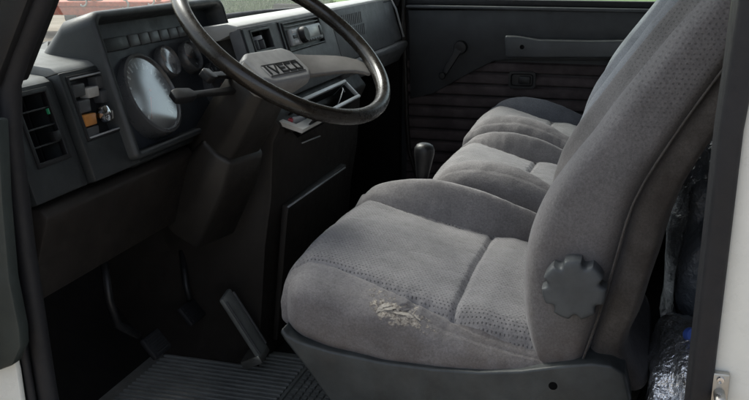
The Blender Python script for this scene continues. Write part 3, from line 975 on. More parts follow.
tbox('frame_bar', yb - fwid, yb, td_ + fwid, -fwid, -0.01, -0.0005, M['silver'], tray, 0.002)
tbox('frame_bar', ya, ya + fwid, td_ + fwid, -fwid, -0.01, -0.0005, M['silver'], tray, 0.002)
tbox('tray_well', ya + 0.004, yb - 0.004, td_ + 0.004, -0.004, -0.075, -0.065, M['void'], tray, 0)
tbox('side_wall', ya + 0.004, yb - 0.004, -0.008, -0.004, -0.066, -0.011, M['black'], tray, 0)
tbox('side_wall', ya + 0.004, yb - 0.004, td_ + 0.004, td_ + 0.008, -0.066, -0.011, M['black'], tray, 0)
tbox('side_wall', yb - 0.008, yb - 0.004, td_ + 0.009, -0.009, -0.066, -0.011, M['black'], tray, 0)
def tp_(fy, fs, d): return A + DY * (ya + (yb - ya) * fy) + TU * (td_ * (1 - fs)) + TN * d
tube('wire_piece', [tp_(0.62, 0.15, -0.03), tp_(0.72, 0.4, -0.012), tp_(0.82, 0.62, -0.004), tp_(0.86, 0.72, -0.006), tp_(0.88, 0.55, -0.012)], 0.0016, M['silver'], tray, 8)
wp = tray

# console body behind everything, knee side of engine cover
con = thing('centre_console', 'dark brown lower console with a metal edged flap beside the seat', 'console', (-0.95, 2.2, FLOOR_Z))
yprism('console_body', [(-1.30, FLOOR_Z), (-0.86, FLOOR_Z), (-0.83, 0.30), (-0.81, 0.42), (-0.80, 0.56), (-0.78, 0.60), (-0.83, 0.66), (-1.25, 0.66)], 1.92, 2.62, M['brown'], con, 0.008)
yprism('console_flap', [(-0.852, FLOOR_Z + 0.05), (-0.838, FLOOR_Z + 0.05), (-0.800, 0.36), (-0.796, 0.385), (-0.815, 0.388)], 1.995, 2.46, M['brown'], con, 0.003)
tube('flap_edge', [pt(288, 207, X=-0.797), pt(345, 167.5, X=-0.797)], 0.0028, M['silver'], con, 8)
tube('flap_edge', [pt(302, 143, X=-0.79), pt(320, 136, X=-0.79)], 0.002, M['silver'], con, 8)

# pale tray with packets on the near end of the console
BT = math.radians(20)
ez = Vector((math.sin(BT), 0, math.cos(BT)))
BQ = pt(303, 129.5, X=-0.735)
def bplane(px, py):
    r = FW + RT * ((px - 374.5) / F_PX) + UP * ((200 - py) / F_PX)
    return CAM + r * ((BQ - CAM).dot(ez) / r.dot(ez))
outer_q = [bplane(*p) for p in ((282, 98), (270.5, 118), (303, 129.5), (326, 117), (304, 95))]
inner_q = [bplane(*p) for p in ((286, 103), (277.5, 117), (296, 124), (313, 115.5), (302, 100))]
p0 = outer_q[1]
ex = (outer_q[2] - outer_q[1]); exl = ex.length; ex.normalize(); ey = ez.cross(ex); eyl = 0.10
bin_ = thing('coin_tray', 'pale plastic tray with small packets behind the steering wheel rim', 'tray', p0 - ez * 0.05)
bm = bmesh.new()
o_t = [bm.verts.new(p) for p in outer_q]; i_t = [bm.verts.new(p) for p in inner_q]
o_b = [bm.verts.new(p - ez * 0.010) for p in outer_q]; i_b = [bm.verts.new(p - ez * 0.018) for p in inner_q]
for k in range(5):
    l = (k + 1) % 5
    bm.faces.new((o_t[k], o_t[l], i_t[l], i_t[k])); bm.faces.new((i_t[k], i_t[l], i_b[l], i_b[k])); bm.faces.new((o_b[k], o_b[l], o_t[l], o_t[k]))
from_bm('rim', bm, M['tray'], bin_, auto=30)
prism('tray_floor', [p - ez * 0.0165 for p in inner_q], -ez * 0.004, M['black'], bin_)
for k, (fx, fy, w, l, mt, nm, lb) in enumerate(((0.22, 0.25, 0.012, 0.018, 'skin', 'beige_cap', 'beige cap in the pale tray'), (0.42, 0.22, 0.014, 0.024, 'red', 'red_packet', 'red packet in the pale tray'),
        (0.50, 0.55, 0.020, 0.04, 'blue', 'blue_packet', 'blue packet in the pale tray'), (0.63, 0.30, 0.009, 0.05, 'white', 'paper_slip', 'white paper slip in the pale tray'))):
    a = 0.3 - 0.25 * k
    e1 = ex * math.cos(a) + ey * math.sin(a); e2 = -ex * math.sin(a) + ey * math.cos(a)
    o_ = bplane(*((284, 115), (291, 118), (302, 113), (299, 117))[k]) - ez * 0.0160
    ob = box(nm, (-w / 2, -l / 2, 0), (w / 2, l / 2, 0.012 + 0.002 * k), M[mt], None, 0.003, o_, (e1, e2, ez))
    tag(ob, lb, 'packet' if 'packet' in nm else ('cap' if 'cap' in nm else 'paper'), 'small things in the pale tray')

# ------------------------------------------------------------------ steering wheel and column
WC = Vector((-0.683, 1.719, 0.822)); WE, WT, WR = 0.932, -0.24, 0.23
WN = Vector((math.cos(WE) * math.cos(WT), math.cos(WE) * math.sin(WT), math.sin(WE)))
WA = Vector((-math.sin(WT), math.cos(WT), 0))
WB = WN.cross(WA)
def W(u, v, h): return WC + WA * u + WB * v + WN * h
wheel = thing('steering_wheel', 'large glossy black steering wheel with lettered grey hub pad', 'steering wheel', W(0, 0, -0.10))
NS, MS = 120, 20
V, Fc = [], []
for i in range(NS):
    a = 2 * math.pi * i / NS
    rd = WA * math.cos(a) + WB * math.sin(a)
    for k in range(MS):
        b = 2 * math.pi * k / MS
        ro = 0.0150 + 0.0012 * math.cos(b)
        # finger grooves underneath
        gr_ = 0.0003 * math.cos(a * 48) * max(0, -math.sin(b))
        V.append(WC + rd * (WR + (ro - gr_) * math.cos(b)) + WN * ((ro * 1.08 - gr_) * math.sin(b)))
for i in range(NS):
    for k in range(MS):
        Fc.append((i * MS + k, ((i + 1) % NS) * MS + k, ((i + 1) % NS) * MS + (k + 1) % MS, i * MS + (k + 1) % MS))
from_data('rim', V, Fc, M['wheel'], wheel, True)

HD = -0.052     # hub face height
def wedge_loft(name, secs, mat, par, bevel=0.004):
    """secs: list of quads (4 world points each), lofted"""
    bm = bmesh.new()
    R = [[bm.verts.new(p) for p in s] for s in secs]
    n = len(secs[0])
    for a, b in zip(R[:-1], R[1:]):
        for k in range(n):
            bm.faces.new((a[k], a[(k + 1) % n], b[(k + 1) % n], b[k]))
    bm.faces.new(R[0][::-1]); bm.faces.new(R[-1])
    bmesh.ops.recalc_face_normals(bm, faces=bm.faces)
    bm_bevel(bm, bevel, 3, 25)
    return from_bm(name, bm, mat, par, auto=40)
def hubsec(h, sx, dv=0.0):
    o2 = [(-0.082, 0.016), (-0.062, 0.030), (0.062, 0.030), (0.082, 0.016), (0.082, -0.045), (0.060, -0.062), (-0.060, -0.062), (-0.082, -0.045)]
    return [W(u * sx, (v + dv) * sx, h) for u, v in o2]
hub = wedge_loft('hub_pad', [hubsec(HD - 0.055, 0.86), hubsec(HD - 0.02, 1.04), hubsec(HD - 0.005, 1.02), hubsec(HD, 0.94)], M['hub'], wheel, 0.004)
# badge plate + letters
bd = wedge_loft('badge_frame', [[W(u, v, HD + h) for u, v in ((-0.062, -0.046), (0.062, -0.046), (0.062, -0.012), (-0.062, -0.012))] for h in (-0.001, 0.0015)], M['hub'], hub, 0.0008)
STROKES = {'I': [[(0.5, 0), (0.5, 1)]], 'V': [[(0, 1), (0.5, 0), (1, 1)]], 'E': [[(1, 0), (0, 0), (0, 1), (1, 1)], [(0, 0.5), (0.85, 0.5)]],
           'C': [[(1, 0), (0.12, 0), (0, 0.15), (0, 0.85), (0.12, 1), (1, 1)]], 'O': [[(0.1, 0), (0.9, 0), (1, 0.12), (1, 0.88), (0.9, 1), (0.1, 1), (0, 0.88), (0, 0.12), (0.1, 0)]]}
def letters(text, u0, v0, hgt, wids, gap, h, thick, mat, par):
    u = u0
    for ch, wd in zip(text, wids):
        bm = bmesh.new()
        for line in STROKES[ch]:
            for (x0, y0), (x1, y1) in zip(line[:-1], line[1:]):
                a = Vector((u + x0 * wd, v0 + y0 * hgt)); b = Vector((u + x1 * wd, v0 + y1 * hgt))
                d_ = (b - a).normalized(); n_ = Vector((-d_.y, d_.x)) * thick / 2
                a2, b2 = a - d_ * thick / 2, b + d_ * thick / 2
                add_prism(bm, [W(q.x, q.y, h) for q in (a2 + n_, a2 - n_, b2 - n_, b2 + n_)], WN * 0.0018)
        from_bm('letter', bm, mat, par)
        u += wd + gap
letters('IVECO', -0.056, -0.0385, 0.0205, [0.006, 0.022, 0.017, 0.018, 0.018], 0.0078, HD + 0.0012, 0.0046, M['letter'], hub)
for v in (-0.0445, -0.0135):
    wedge_loft('badge_line', [[W(u, v + dv, HD + h) for u, dv in ((-0.060, -0.001), (0.060, -0.001), (0.060, 0.001), (-0.060, 0.001))] for h in (0.001, 0.0022)], M['letter'], hub, 0)
# two spokes sweeping up from the hub to the rim at four and eight o'clock
for sgn in (1, -1):
    secs = []
    for t in np.linspace(0, 1, 9):
        a = math.radians(-14 - 15 * t)
        r = 0.070 + (WR - 0.006 - 0.070) * t
        if sgn < 0: ang = math.pi - a
        else: ang = a
        rd = WA * math.cos(ang) + WB * math.sin(ang)
        tg = (-WA * math.sin(ang) + WB * math.cos(ang))
        hh = HD - 0.006 + (0.045 - 0.0) * smooth01(t * 1.0)
        wd = 0.036 - 0.014 * t
        th = 0.020 - 0.010 * t
        q = WC + rd * r + WN * hh
        secs.append([q + tg * wd, q - tg * wd, q - tg * wd * 0.8 - WN * th, q + tg * wd * 0.8 - WN * th])
    wedge_loft('spoke', secs, M['spoke'], wheel, 0.004)

colm = thing('steering_column', 'dark brown steering column cover with two black control stalks', 'steering column', W(0, 0, -0.5))
def colsec(h, w, up_, dn, dv=0.0):
    return [W(u, v + dv, h) for u, v in ((-w, up_ * 0.4), (-w * 0.7, up_), (w * 0.7, up_), (w, up_ * 0.4), (w, -dn * 0.5), (w * 0.75, -dn), (-w * 0.75, -dn), (-w, -dn * 0.5))]
wedge_loft('shroud', [colsec(-0.105, 0.055, 0.045, 0.045), colsec(-0.125, 0.064, 0.050, 0.05), colsec(-0.20, 0.066, 0.055, 0.058), colsec(-0.30, 0.068, 0.055, 0.06), colsec(-0.42, 0.065, 0.05, 0.06)], M['shroud'], colm, 0.006)
lathe('column_collar', [(0.03, 0.0), (0.034, 0.004), (0.034, 0.05), (0.03, 0.054)], W(0, 0, -0.112), WN, M['black'], colm, 32)
# knee cowl where the column runs into the dash
wedge_loft('lower_cowl', [colsec(-0.27, 0.075, 0.02, 0.068), colsec(-0.34, 0.085, 0.03, 0.09), colsec(-0.50, 0.09, 0.02, 0.11)], M['shroud'], colm, 0.010)


def stalk(tip_px, root, Yt):
    tip = pt(tip_px[0], tip_px[1], Y=Yt)
    d_ = (tip - root).normalized()
    L = (tip - root).length
    e2 = WN - d_ * WN.dot(d_); e2.normalize(); e1 = d_.cross(e2)
    secs = []
    for t, w, h in ((0, .008, .006), (0.5, .0065, .005), (0.66, .0065, .005), (0.72, .013, .008), (0.90, .0145, .009), (0.97, .0125, .008), (1.0, .010, .006)):
        q = root + d_ * L * t
        secs.append([q + e1 * w + e2 * h, q - e1 * w + e2 * h, q - e1 * w - e2 * h, q + e1 * w - e2 * h])
    return wedge_loft('control_stalk', secs, M['black'], colm, 0.002)
stalk((172, 97), W(-0.055, 0.01, -0.135), 1.545)
stalk((204, 76), W(-0.045, 0.045, -0.125), 1.60)

# ------------------------------------------------------------------ seats
def rounded_box_grid(nx, ny, nz):
    """unit cube surface grid -> vertices in [-1,1]^3 (welded) and quads"""
    idx, V, Fq = {}, [], []
    def vid(i, j, k):
        key = (i, j, k)
        if key not in idx:
            idx[key] = len(V); V.append((2 * i / nx - 1, 2 * j / ny - 1, 2 * k / nz - 1))
        return idx[key]
    for i in range(nx):
        for j in range(ny):
            Fq.append((vid(i, j, nz), vid(i + 1, j, nz), vid(i + 1, j + 1, nz), vid(i, j + 1, nz)))
    for j in range(ny):
        for k in range(nz):
            Fq.append((vid(0, j, k), vid(0, j, k + 1), vid(0, j + 1, k + 1), vid(0, j + 1, k)))
            Fq.append((vid(nx, j, k), vid(nx, j + 1, k), vid(nx, j + 1, k + 1), vid(nx, j, k + 1)))
    for i in range(nx):
        for k in range(nz):
            Fq.append((vid(i, 0, k), vid(i + 1, 0, k), vid(i + 1, 0, k + 1), vid(i, 0, k + 1)))
            Fq.append((vid(i, ny, k), vid(i, ny, k + 1), vid(i + 1, ny, k + 1), vid(i + 1, ny, k)))
    return np.array(V), Fq


def fbm(x, y, z, seed=0, octs=4, f0=6.0):
    r = np.random.default_rng(seed)
    out = np.zeros_like(x)
    amp, f = 1.0, f0
    for _ in range(octs):
        for _ in range(3):
            k = r.normal(0, 1, 3); k /= np.linalg.norm(k)
            out += amp * np.sin(f * (k[0] * x + k[1] * y + k[2] * z) * 2 * np.pi + r.uniform(0, 6.28)) / 3
        amp *= 0.5; f *= 2.1
    return out


def cushion(parent, xf, xr, y0, y1, zb, centre, ridge_n, ridge_f, seam_n, seam_f, xseam, mats, seed, near_drop=None, res=(120, 120, 26), r=0.055, bulge=0.0, tear=None):
    """a seat cushion as one skin, cut into its sewn panels: near bolster, centre, rear panel, far bolster"""
    U, Fq = rounded_box_grid(*res)
    hx, hy, hz = (xr - xf) / 2, (y1 - y0) / 2, 0.085
    half = np.array([hx, hy, hz])
    # denser sampling near edges
    Us = U.copy()
    q = Us * half
    inner = np.clip(q, -(half - r), half - r)
    d = q - inner
    L = np.linalg.norm(d, axis=1)
    # points on the cube's flat sides have |d| = r; corners are pulled back onto the sphere
    mask = L > 1e-9
    q[mask] = inner[mask] + d[mask] / L[mask][:, None] * r
    x = q[:, 0] + (xf + xr) / 2
    y = q[:, 1] + (y0 + y1) / 2
    # bend the grid so that its lines run along the sewn seams
    nx_, ny_, _ = res
    jn = max(1, round((curve_xy(np.array([(xf + xr) / 2]), seam_n)[0] - y0) / (y1 - y0) * ny_))
    jf = round((curve_xy(np.array([(xf + xr) / 2]), seam_f)[0] - y0) / (y1 - y0) * ny_)
    i_s = round((xseam - xf) / (xr - xf) * nx_)
    yn0, yf0, xs0 = y0 + (y1 - y0) * jn / ny_, y0 + (y1 - y0) * jf / ny_, xf + (xr - xf) * i_s / nx_
    x = np.where(x < xs0, xf + (x - xf) * (xseam - xf) / (xs0 - xf), xr - (xr - x) * (xr - xseam) / (xr - xs0))
    sn_, sf_ = curve_xy(x, seam_n), curve_xy(x, seam_f)
    y = np.where(y < yn0, y0 + (y - y0) * (sn_ - y0) / (yn0 - y0), np.where(y > yf0, y1 - (y1 - y) * (y1 - sf_) / (y1 - yf0), sn_ + (y - yn0) * (sf_ - sn_) / (yf0 - yn0)))
    tz = (q[:, 2] + hz) / (2 * hz)
    zc = curve_xy(x, centre)
    rn = curve_xy(x, ridge_n); rf = curve_xy(x, ridge_f)
    sn = curve_xy(x, seam_n); sf = curve_xy(x, seam_f)
    wn = smooth01((sn + 0.035 - y) / 0.07)
    wf = smooth01((y - (sf - 0.012)) / 0.055)
    crown = 0.010 * np.sin(np.clip((y - sn) / (sf - sn), 0, 1) * np.pi)
    zt = zc + crown * (1 - wn) * (1 - wf)
    zt = zt * (1 - wn) + rn * wn
    zt = zt * (1 - wf) + rf * wf
    # sewn seams
    def groove(dist, depth, w): return -depth * np.exp(-(dist / w) ** 2)
    zt += groove(y - sf, 0.011, 0.006)
    zt += groove(y - sn, 0.006, 0.006)
    inside = (y > sn) & (y < sf)
    zt += np.where(inside, groove(x - xseam, 0.010, 0.006), 0)
    zt += np.where(inside, 0.006 * np.exp(-((x - xseam - 0.05) / 0.03) ** 2), 0)
    zt += 0.0025 * fbm(x, y, 0 * x, seed, 4, 5.0)
    jit = fbm(x, y, 0 * x, seed + 2, 2, 4.0)
    for dist, along in ((y - sf, x), (y - sn, x), (np.where(inside, x - xseam, 1.0), y)):
        zt += 0.0008 * np.exp(-(dist / 0.022) ** 2) * np.sin(2 * np.pi * (along / 0.026 + jit * 0.8)) * smooth01(jit + 0.6)
    zt += np.where(inside, -0.004 * np.exp(-((x - xseam + 0.11) / 0.09) ** 2), 0)
    crs = fbm(x * 0.6, y, 0 * x, seed + 11, 2, 7.0)
    zt += 0.0012 * np.exp(-(crs / 0.09) ** 2) * (-1.0)
    zb = zb + 0.042 * smooth01((xf + 0.15 - x) / 0.15)
    z = zb + (zt - zb) * tz
    # sides bulge a little and wrinkle
    side = 1 - np.abs(2 * tz - 1) ** 2
    out_y = np.where(U[:, 1] <= -0.999, -1.0, np.where(U[:, 1] >= 0.999, 1.0, 0.0))
    y = y + out_y * (0.010 * side + bulge * side)
    out_x = np.where(U[:, 0] <= -0.999, -1.0, 0.0)
    x = x + out_x * 0.012 * side
    wr = 0.0022 * fbm(x * 1.0, y * 0 + 3, z * 1.4, seed + 5, 4, 9.0)
    y = y + out_y * wr
    x = x + out_x * wr
    if tear:
        gsn = np.exp(-((x - tear[0]) / 0.055) ** 2 - ((z - tear[1]) / 0.028) ** 2) * (y < y0 + 0.12)
        rid = 1 - np.abs(fbm(x, y, z * 1.8, 77, 3, 16.0))
        y = y - gsn * 0.0045 * rid
        z = z + gsn * 0.0035 * rid
    V = np.c_[x, y, z]
    Fa = np.array(Fq)
    cen = V[Fa].mean(1)
    cu = U[Fa].mean(1)
    sn_c = curve_xy(cen[:, 0], seam_n); sf_c = curve_xy(cen[:, 0], seam_f)
    top = cu[:, 2] > 0.999
    zone = np.full(len(Fa), 0)                       # 0 near bolster (with near side and front)
    un, uf, us = 2 * jn / ny_ - 1, 2 * jf / ny_ - 1, 2 * i_s / nx_ - 1
    mid_y = (cu[:, 1] > un) & (cu[:, 1] < uf)
    zone[top & mid_y] = 1
    zone[top & mid_y & (cu[:, 0] > us)] = 2
    zone[cu[:, 1] >= uf] = 3
    front = (cu[:, 0] < -0.999) & mid_y
    zone[front] = 1
    names = ('near_bolster', 'centre_panel', 'rear_panel', 'far_bolster')
    first = None
    # shared smooth shading normals: the panels are split from one skin, so seams stay closed
    for zi in range(4):
        fs = Fa[zone == zi]
        used = np.unique(fs)
        remap = np.full(len(V), -1); remap[used] = np.arange(len(used))
        me = bpy.data.meshes.new(names[zi])
        me.from_pydata(V[used].tolist(), [], remap[fs].tolist())
        o = link(names[zi], me, M[mats[zi]], parent, True)
    return V


def backrest(parent, name, front, rear, y0, y1, mat, dish=0.03, seed=1, top_round=0.06, n_exp=5.0, nh=90, mseg=96, nudge=0.0):
    """loft of rounded sections between a front and a rear profile (z, x)"""
    z0, z1 = front[0][0], front[-1][0]
    V, Fq = [], []
    hs = np.concatenate([np.linspace(z0, z1 - top_round, nh), z1 - top_round + top_round * np.sin(np.linspace(0, 1, 14)[1:] * math.pi / 2)])
    th = np.linspace(0, 2 * math.pi, mseg, endpoint=False)
    for z in hs:
        f = float(curve_xy(np.array([z]), front)[0]); r_ = float(curve_xy(np.array([z]), rear)[0])
        t = max(0.0, (z - (z1 - top_round)) / top_round)
        sh = math.sqrt(max(1 - t * t, 0.0004))
        cx, hx = (f + r_) / 2, (r_ - f) / 2
        hy = (y1 - y0) / 2
        ex, ey = np.cos(th), np.sin(th)
        px = np.sign(ex) * np.abs(ex) ** (2 / n_exp)
        py = np.sign(ey) * np.abs(ey) ** (2 / n_exp)
        X = cx + px * hx * (0.35 + 0.65 * sh)
        Yv = (y0 + y1) / 2 + py * (hy - 0.05 * (1 - sh))
        fr = smooth01(-px * 1.6)
        X = X + fr * dish * smooth01((0.80 - np.abs(py)) / 0.30)
        Zv = np.full_like(X, z)
        w = 0.0022 * fbm(X, Yv, Zv, seed, 3, 5.0)
        X = X - w * np.sign(px) * np.abs(px)
        Yv = Yv + w * py
        V.append(np.c_[X, Yv, Zv])
    nrow = len(hs)
    V = np.concatenate(V)
    for i in range(nrow - 1):
        for k in range(mseg):
            l = (k + 1) % mseg
            Fq.append((i * mseg + k, i * mseg + l, (i + 1) * mseg + l, (i + 1) * mseg + k))
    Fq.append(tuple((nrow - 1) * mseg + k for k in range(mseg)))
    Fq.append(tuple(range(mseg))[::-1])
    me = bpy.data.meshes.new(name)
    me.from_pydata(V.tolist(), [], Fq)
    return link(name, me, M[mat], parent, True)


FRONT = [(0.285, -0.128), (0.33, -0.148), (0.41, -0.166), (0.50, -0.163), (0.61, -0.129), (0.717, -0.060), (0.80, -0.003), (0.88, 0.054), (0.93, 0.096), (1.02, 0.165), (1.12, 0.225)]
REAR = [(0.285, -0.046), (0.33, -0.034), (0.41, -0.014), (0.50, 0.004), (0.61, 0.028), (0.717, 0.079), (0.80, 0.126), (0.909, 0.194), (1.02, 0.268), (1.12, 0.330)]
def shift(c, dx, dz=0.0): return [(z + dz, x + dx) for z, x in c]

# --- driver's seat
ds = thing('driver_seat', 'worn grey velour driver seat with torn front bolster and recliner knob', 'seat', (-0.30, 1.735, FLOOR_Z), 'van seats')
DCEN = [(-0.62, 0.425), (-0.57, 0.438), (-0.48, 0.425), (-0.38, 0.400), (-0.28, 0.376), (-0.18, 0.360), (-0.05, 0.345)]
DRN = [(-0.62, 0.415), (-0.57, 0.424), (-0.47, 0.406), (-0.39, 0.384), (-0.31, 0.355), (-0.23, 0.325), (-0.15, 0.305), (-0.05, 0.30)]
DRF = [(-0.62, 0.440), (-0.57, 0.462), (-0.507, 0.481), (-0.435, 0.489), (-0.318, 0.468), (-0.19, 0.420), (-0.05, 0.37)]
DSN = [(-0.62, 1.525), (-0.50, 1.520), (-0.40, 1.505), (-0.30, 1.487), (-0.20, 1.472), (-0.05, 1.465)]
DSF = [(-0.62, 1.945), (-0.57, 1.930), (-0.45, 1.915), (-0.30, 1.925), (-0.19, 1.945), (-0.05, 1.965)]
cushion(ds, -0.612, -0.05, 1.452, 2.02, 0.245, DCEN, DRN, DRF, DSN, DSF, -0.280, ('fabric_torn', 'fabric_top', 'fabric_top', 'fabric_side'), 3, res=(150, 150, 30), tear=(-0.375, 0.365))
backrest(ds, 'backrest', FRONT, REAR, 1.452, 2.005, 'fabric_back', 0.045, 2)
backrest(ds, 'back_cover', shift([(0.262, -0.05)] + REAR[1:], -0.012), shift([(0.262, 0.010)] + REAR[1:], 0.062), 1.475, 1.985, 'back_cover', 0.0, 4, 0.07, 4.0, 60, 64)
# piping along the rear seam
tube('piping', [Vector((x - 0.006, 1.4550, z)) for z, x in [(z, float(curve_xy(np.array([z]), REAR)[0]) - 0.006) for z in np.linspace(0.30, 1.08, 24)]], 0.0020, M['back_cover'], ds, 8)
# plastic base shell
sh = [(-0.592, 0.322), (-0.582, 0.309), (-0.560, 0.299), (-0.50, 0.288), (-0.40, 0.279), (-0.30, 0.279), (-0.222, 0.284), (-0.15, 0.296), (-0.085, 0.314), (-0.035, 0.326), (0.0, 0.326), (0.022, 0.314), (0.036, 0.265), (0.04, 0.05), (-0.40, 0.05), (-0.45, 0.11), (-0.50, 0.186), (-0.55, 0.252), (-0.586, 0.296), (-0.597, 0.312)]
yprism('base_shell', sh, 1.432, 2.03, M['seat_plastic'], ds, 0.008, 3, 20)
yprism('pedestal', [(-0.42, FLOOR_Z + 0.001), (0.03, FLOOR_Z + 0.001), (0.03, 0.06), (-0.42, 0.06)], 1.46, 2.0, M['black'], ds, 0.006)
hc = pt(553, 386, Y=1.432)
lathe('shell_screw_hole', [(0.0, -0.0006), (0.007, -0.0007), (0.0085, 0.001)], hc, (0, 1, 0), M['void'], ds, 24)
# lobed recliner knob
kc = pt(574, 289, Y=1.425)
bm = bmesh.new()
rings_ = []
for (rs, h, lob) in ((0.55, 0.046, 0.0), (0.55, 0.034, 0.0), (0.90, 0.032, 1.0), (0.985, 0.028, 1.0), (1.0, 0.022, 1.0), (1.0, 0.000, 1.0), (0.985, -0.006, 1.0), (0.94, -0.009, 1.0), (0.88, -0.0105, 0.9), (0.74, -0.0115, 0.3), (0.5, -0.012, 0.0), (0.25, -0.0122, 0.0), (0.0, -0.0122, 0)):
    if rs == 0.0:
        rings_.append([bm.verts.new(kc + Vector((0, h, 0)))]); continue
    ring = []
    for k in range(112):
        a = 2 * math.pi * k / 112
        w = math.cos(7 * a + 0.9)
        notch = np.clip((-w - 0.30) / 0.70, 0, 1) ** 0.7
        rr = 0.0525 * rs * (1 - 0.16 * lob * notch)
        ring.append(bm.verts.new(kc + Vector((math.cos(a) * rr, h, math.sin(a) * rr))))
    rings_.append(ring)
for a, b in zip(rings_[:-1], rings_[1:]):
    n = len(a)
    for k in range(n):
        l = (k + 1) % n
        if len(b) == 1: bm.faces.new((a[k], a[l], b[0]))
        else: bm.faces.new((a[k], a[l], b[l], b[k]))
from_bm('recliner_knob', bm, M['knob'], ds, auto=40)

# tear in the near bolster: ragged fabric edges curling off pale foam
def near_surf(px, py):
    """where the ray of a photo pixel meets the cushion's near bolster (rolled edge)"""
    r = FW + RT * ((px - 374.5) / F_PX) + UP * ((200 - py) / F_PX)
    best = None
    dg = bpy.context.evaluated_depsgraph_get()
    for ch in ds.children:
        if ch.name.startswith('near_bolster') or ch.name.startswith('centre_panel'):
            mw = Matrix.Translation(root_loc(ch))
            inv = mw.inverted()
            ok, loc, nor, _ = ch.ray_cast(inv @ CAM, r.normalized())
            if ok:
                p = mw @ loc
                if best is None or (p - CAM).length < (best[0] - CAM).length: best = (p, nor.copy())
    return best
bpy.context.view_layer.update()
tr = random.Random(5)
def flake(px, py, ang, L, Wd, curl, mat, name='frayed_flake'):
    ca, sa = math.cos(ang), math.sin(ang)
    rows = []
    nu, nv_ = 7, 4
    for i in range(nu):
        row = []
        for j in range(nv_):
            u = (i / (nu - 1) - 0.5) * L
            taper = 1 - 0.75 * abs(2 * i / (nu - 1) - 1) ** 1.5
            v = (j / (nv_ - 1) - 0.5) * Wd * taper * tr.uniform(0.75, 1.25)
            h = near_surf(px + u * ca - v * sa, py + u * sa * 0.8 + v * ca)
            if not h: return
            lift = 0.0006 + curl * (j / (nv_ - 1)) ** 1.5 * (0.4 + 0.6 * math.sin(math.pi * i / (nu - 1))) + tr.uniform(0, 0.0006)
            row.append(h[0] + h[1].normalized() * lift)
        rows.append(row)
    Vv = [p for r_ in rows for p in r_]
    Ff = [(i * nv_ + j, i * nv_ + j + 1, (i + 1) * nv_ + j + 1, (i + 1) * nv_ + j) for i in range(nu - 1) for j in range(nv_ - 1)]
    from_data(name, Vv, Ff, M[mat], ds, True)
for k in range(8):
    t_ = tr.gauss(0, 0.5)
    px_, py_ = 397 + t_ * 22 + tr.gauss(0, 3), 311 + t_ * 8 + tr.gauss(0, 2.6)
    flake(px_, py_, 0.35 + tr.gauss(0, 0.55), tr.uniform(8, 17), tr.uniform(2.0, 4.0), tr.uniform(0.0005, 0.0030), tr.choice(('scuff', 'scuff', 'fabric_side')))

# --- middle and passenger seats
def bench_seat(name, label, y0, y1, xf, dz, mats, seed, bmat, dxb):
    s = thing(name, label, 'seat', ((xf - 0.05) / 2, (y0 + y1) / 2, FLOOR_Z), 'van seats')
    cen = [(xf, 0.452 + dz), (xf + 0.05, 0.462 + dz), (xf + 0.12, 0.450 + dz), (xf + 0.22, 0.420 + dz), (xf + 0.33, 0.395 + dz), (-0.05, 0.380 + dz)]
    rdg = [(xf, 0.452 + dz), (xf + 0.05, 0.476 + dz), (xf + 0.14, 0.490 + dz), (xf + 0.24, 0.470 + dz), (xf + 0.34, 0.425 + dz), (-0.05, 0.390 + dz)]
    sn = [(xf, y0 + 0.050), (xf + 0.10, y0 + 0.085), (xf + 0.2, y0 + 0.085), (xf + 0.34, y0 + 0.055), (-0.05, y0 + 0.045)]
    sf = [(xf, y1 - 0.050), (xf + 0.10, y1 - 0.085), (xf + 0.2, y1 - 0.085), (xf + 0.34, y1 - 0.055), (-0.05, y1 - 0.045)]
    cushion(s, xf, -0.05, y0, y1, 0.285 + dz, cen, rdg, rdg, sn, sf, xf + 0.225, mats, seed, res=(100, 100, 20))
    backrest(s, 'backrest', shift(FRONT, dxb, 0.03), shift(REAR, dxb, 0.03), y0 + 0.005, y1 - 0.01, bmat, 0.04, seed + 9, nh=60, mseg=72)
    yprism('base_shell', [(xf + 0.03, 0.31 + dz), (0.03, 0.31 + dz), (0.03, 0.03), (xf + 0.16, 0.03)], y0 + 0.004, y1 - 0.004, M['seat_plastic'], s, 0.01)
    yprism('pedestal', [(xf + 0.2, FLOOR_Z + 0.001), (0.02, FLOOR_Z + 0.001), (0.02, 0.035), (xf + 0.2, 0.035)], y0 + 0.03, y1 - 0.03, M['black'], s, 0.005)
    return s
bench_seat('middle_seat', 'pale grey velour middle seat between driver and passenger seats', 2.13, 2.60, -0.475, 0.0, ('fabric_side', 'fabric_mid', 'fabric_mid', 'fabric_side'), 21, 'fabric_shade_blue', 0.022)
bench_seat('outer_seat', 'grey velour outer passenger seat beside the closed passenger door', 2.66, 3.13, -0.480, 0.02, ('fabric_side', 'fabric_mid', 'fabric_mid', 'fabric_far_shade'), 33, 'fabric_shade_blue', 0.040)

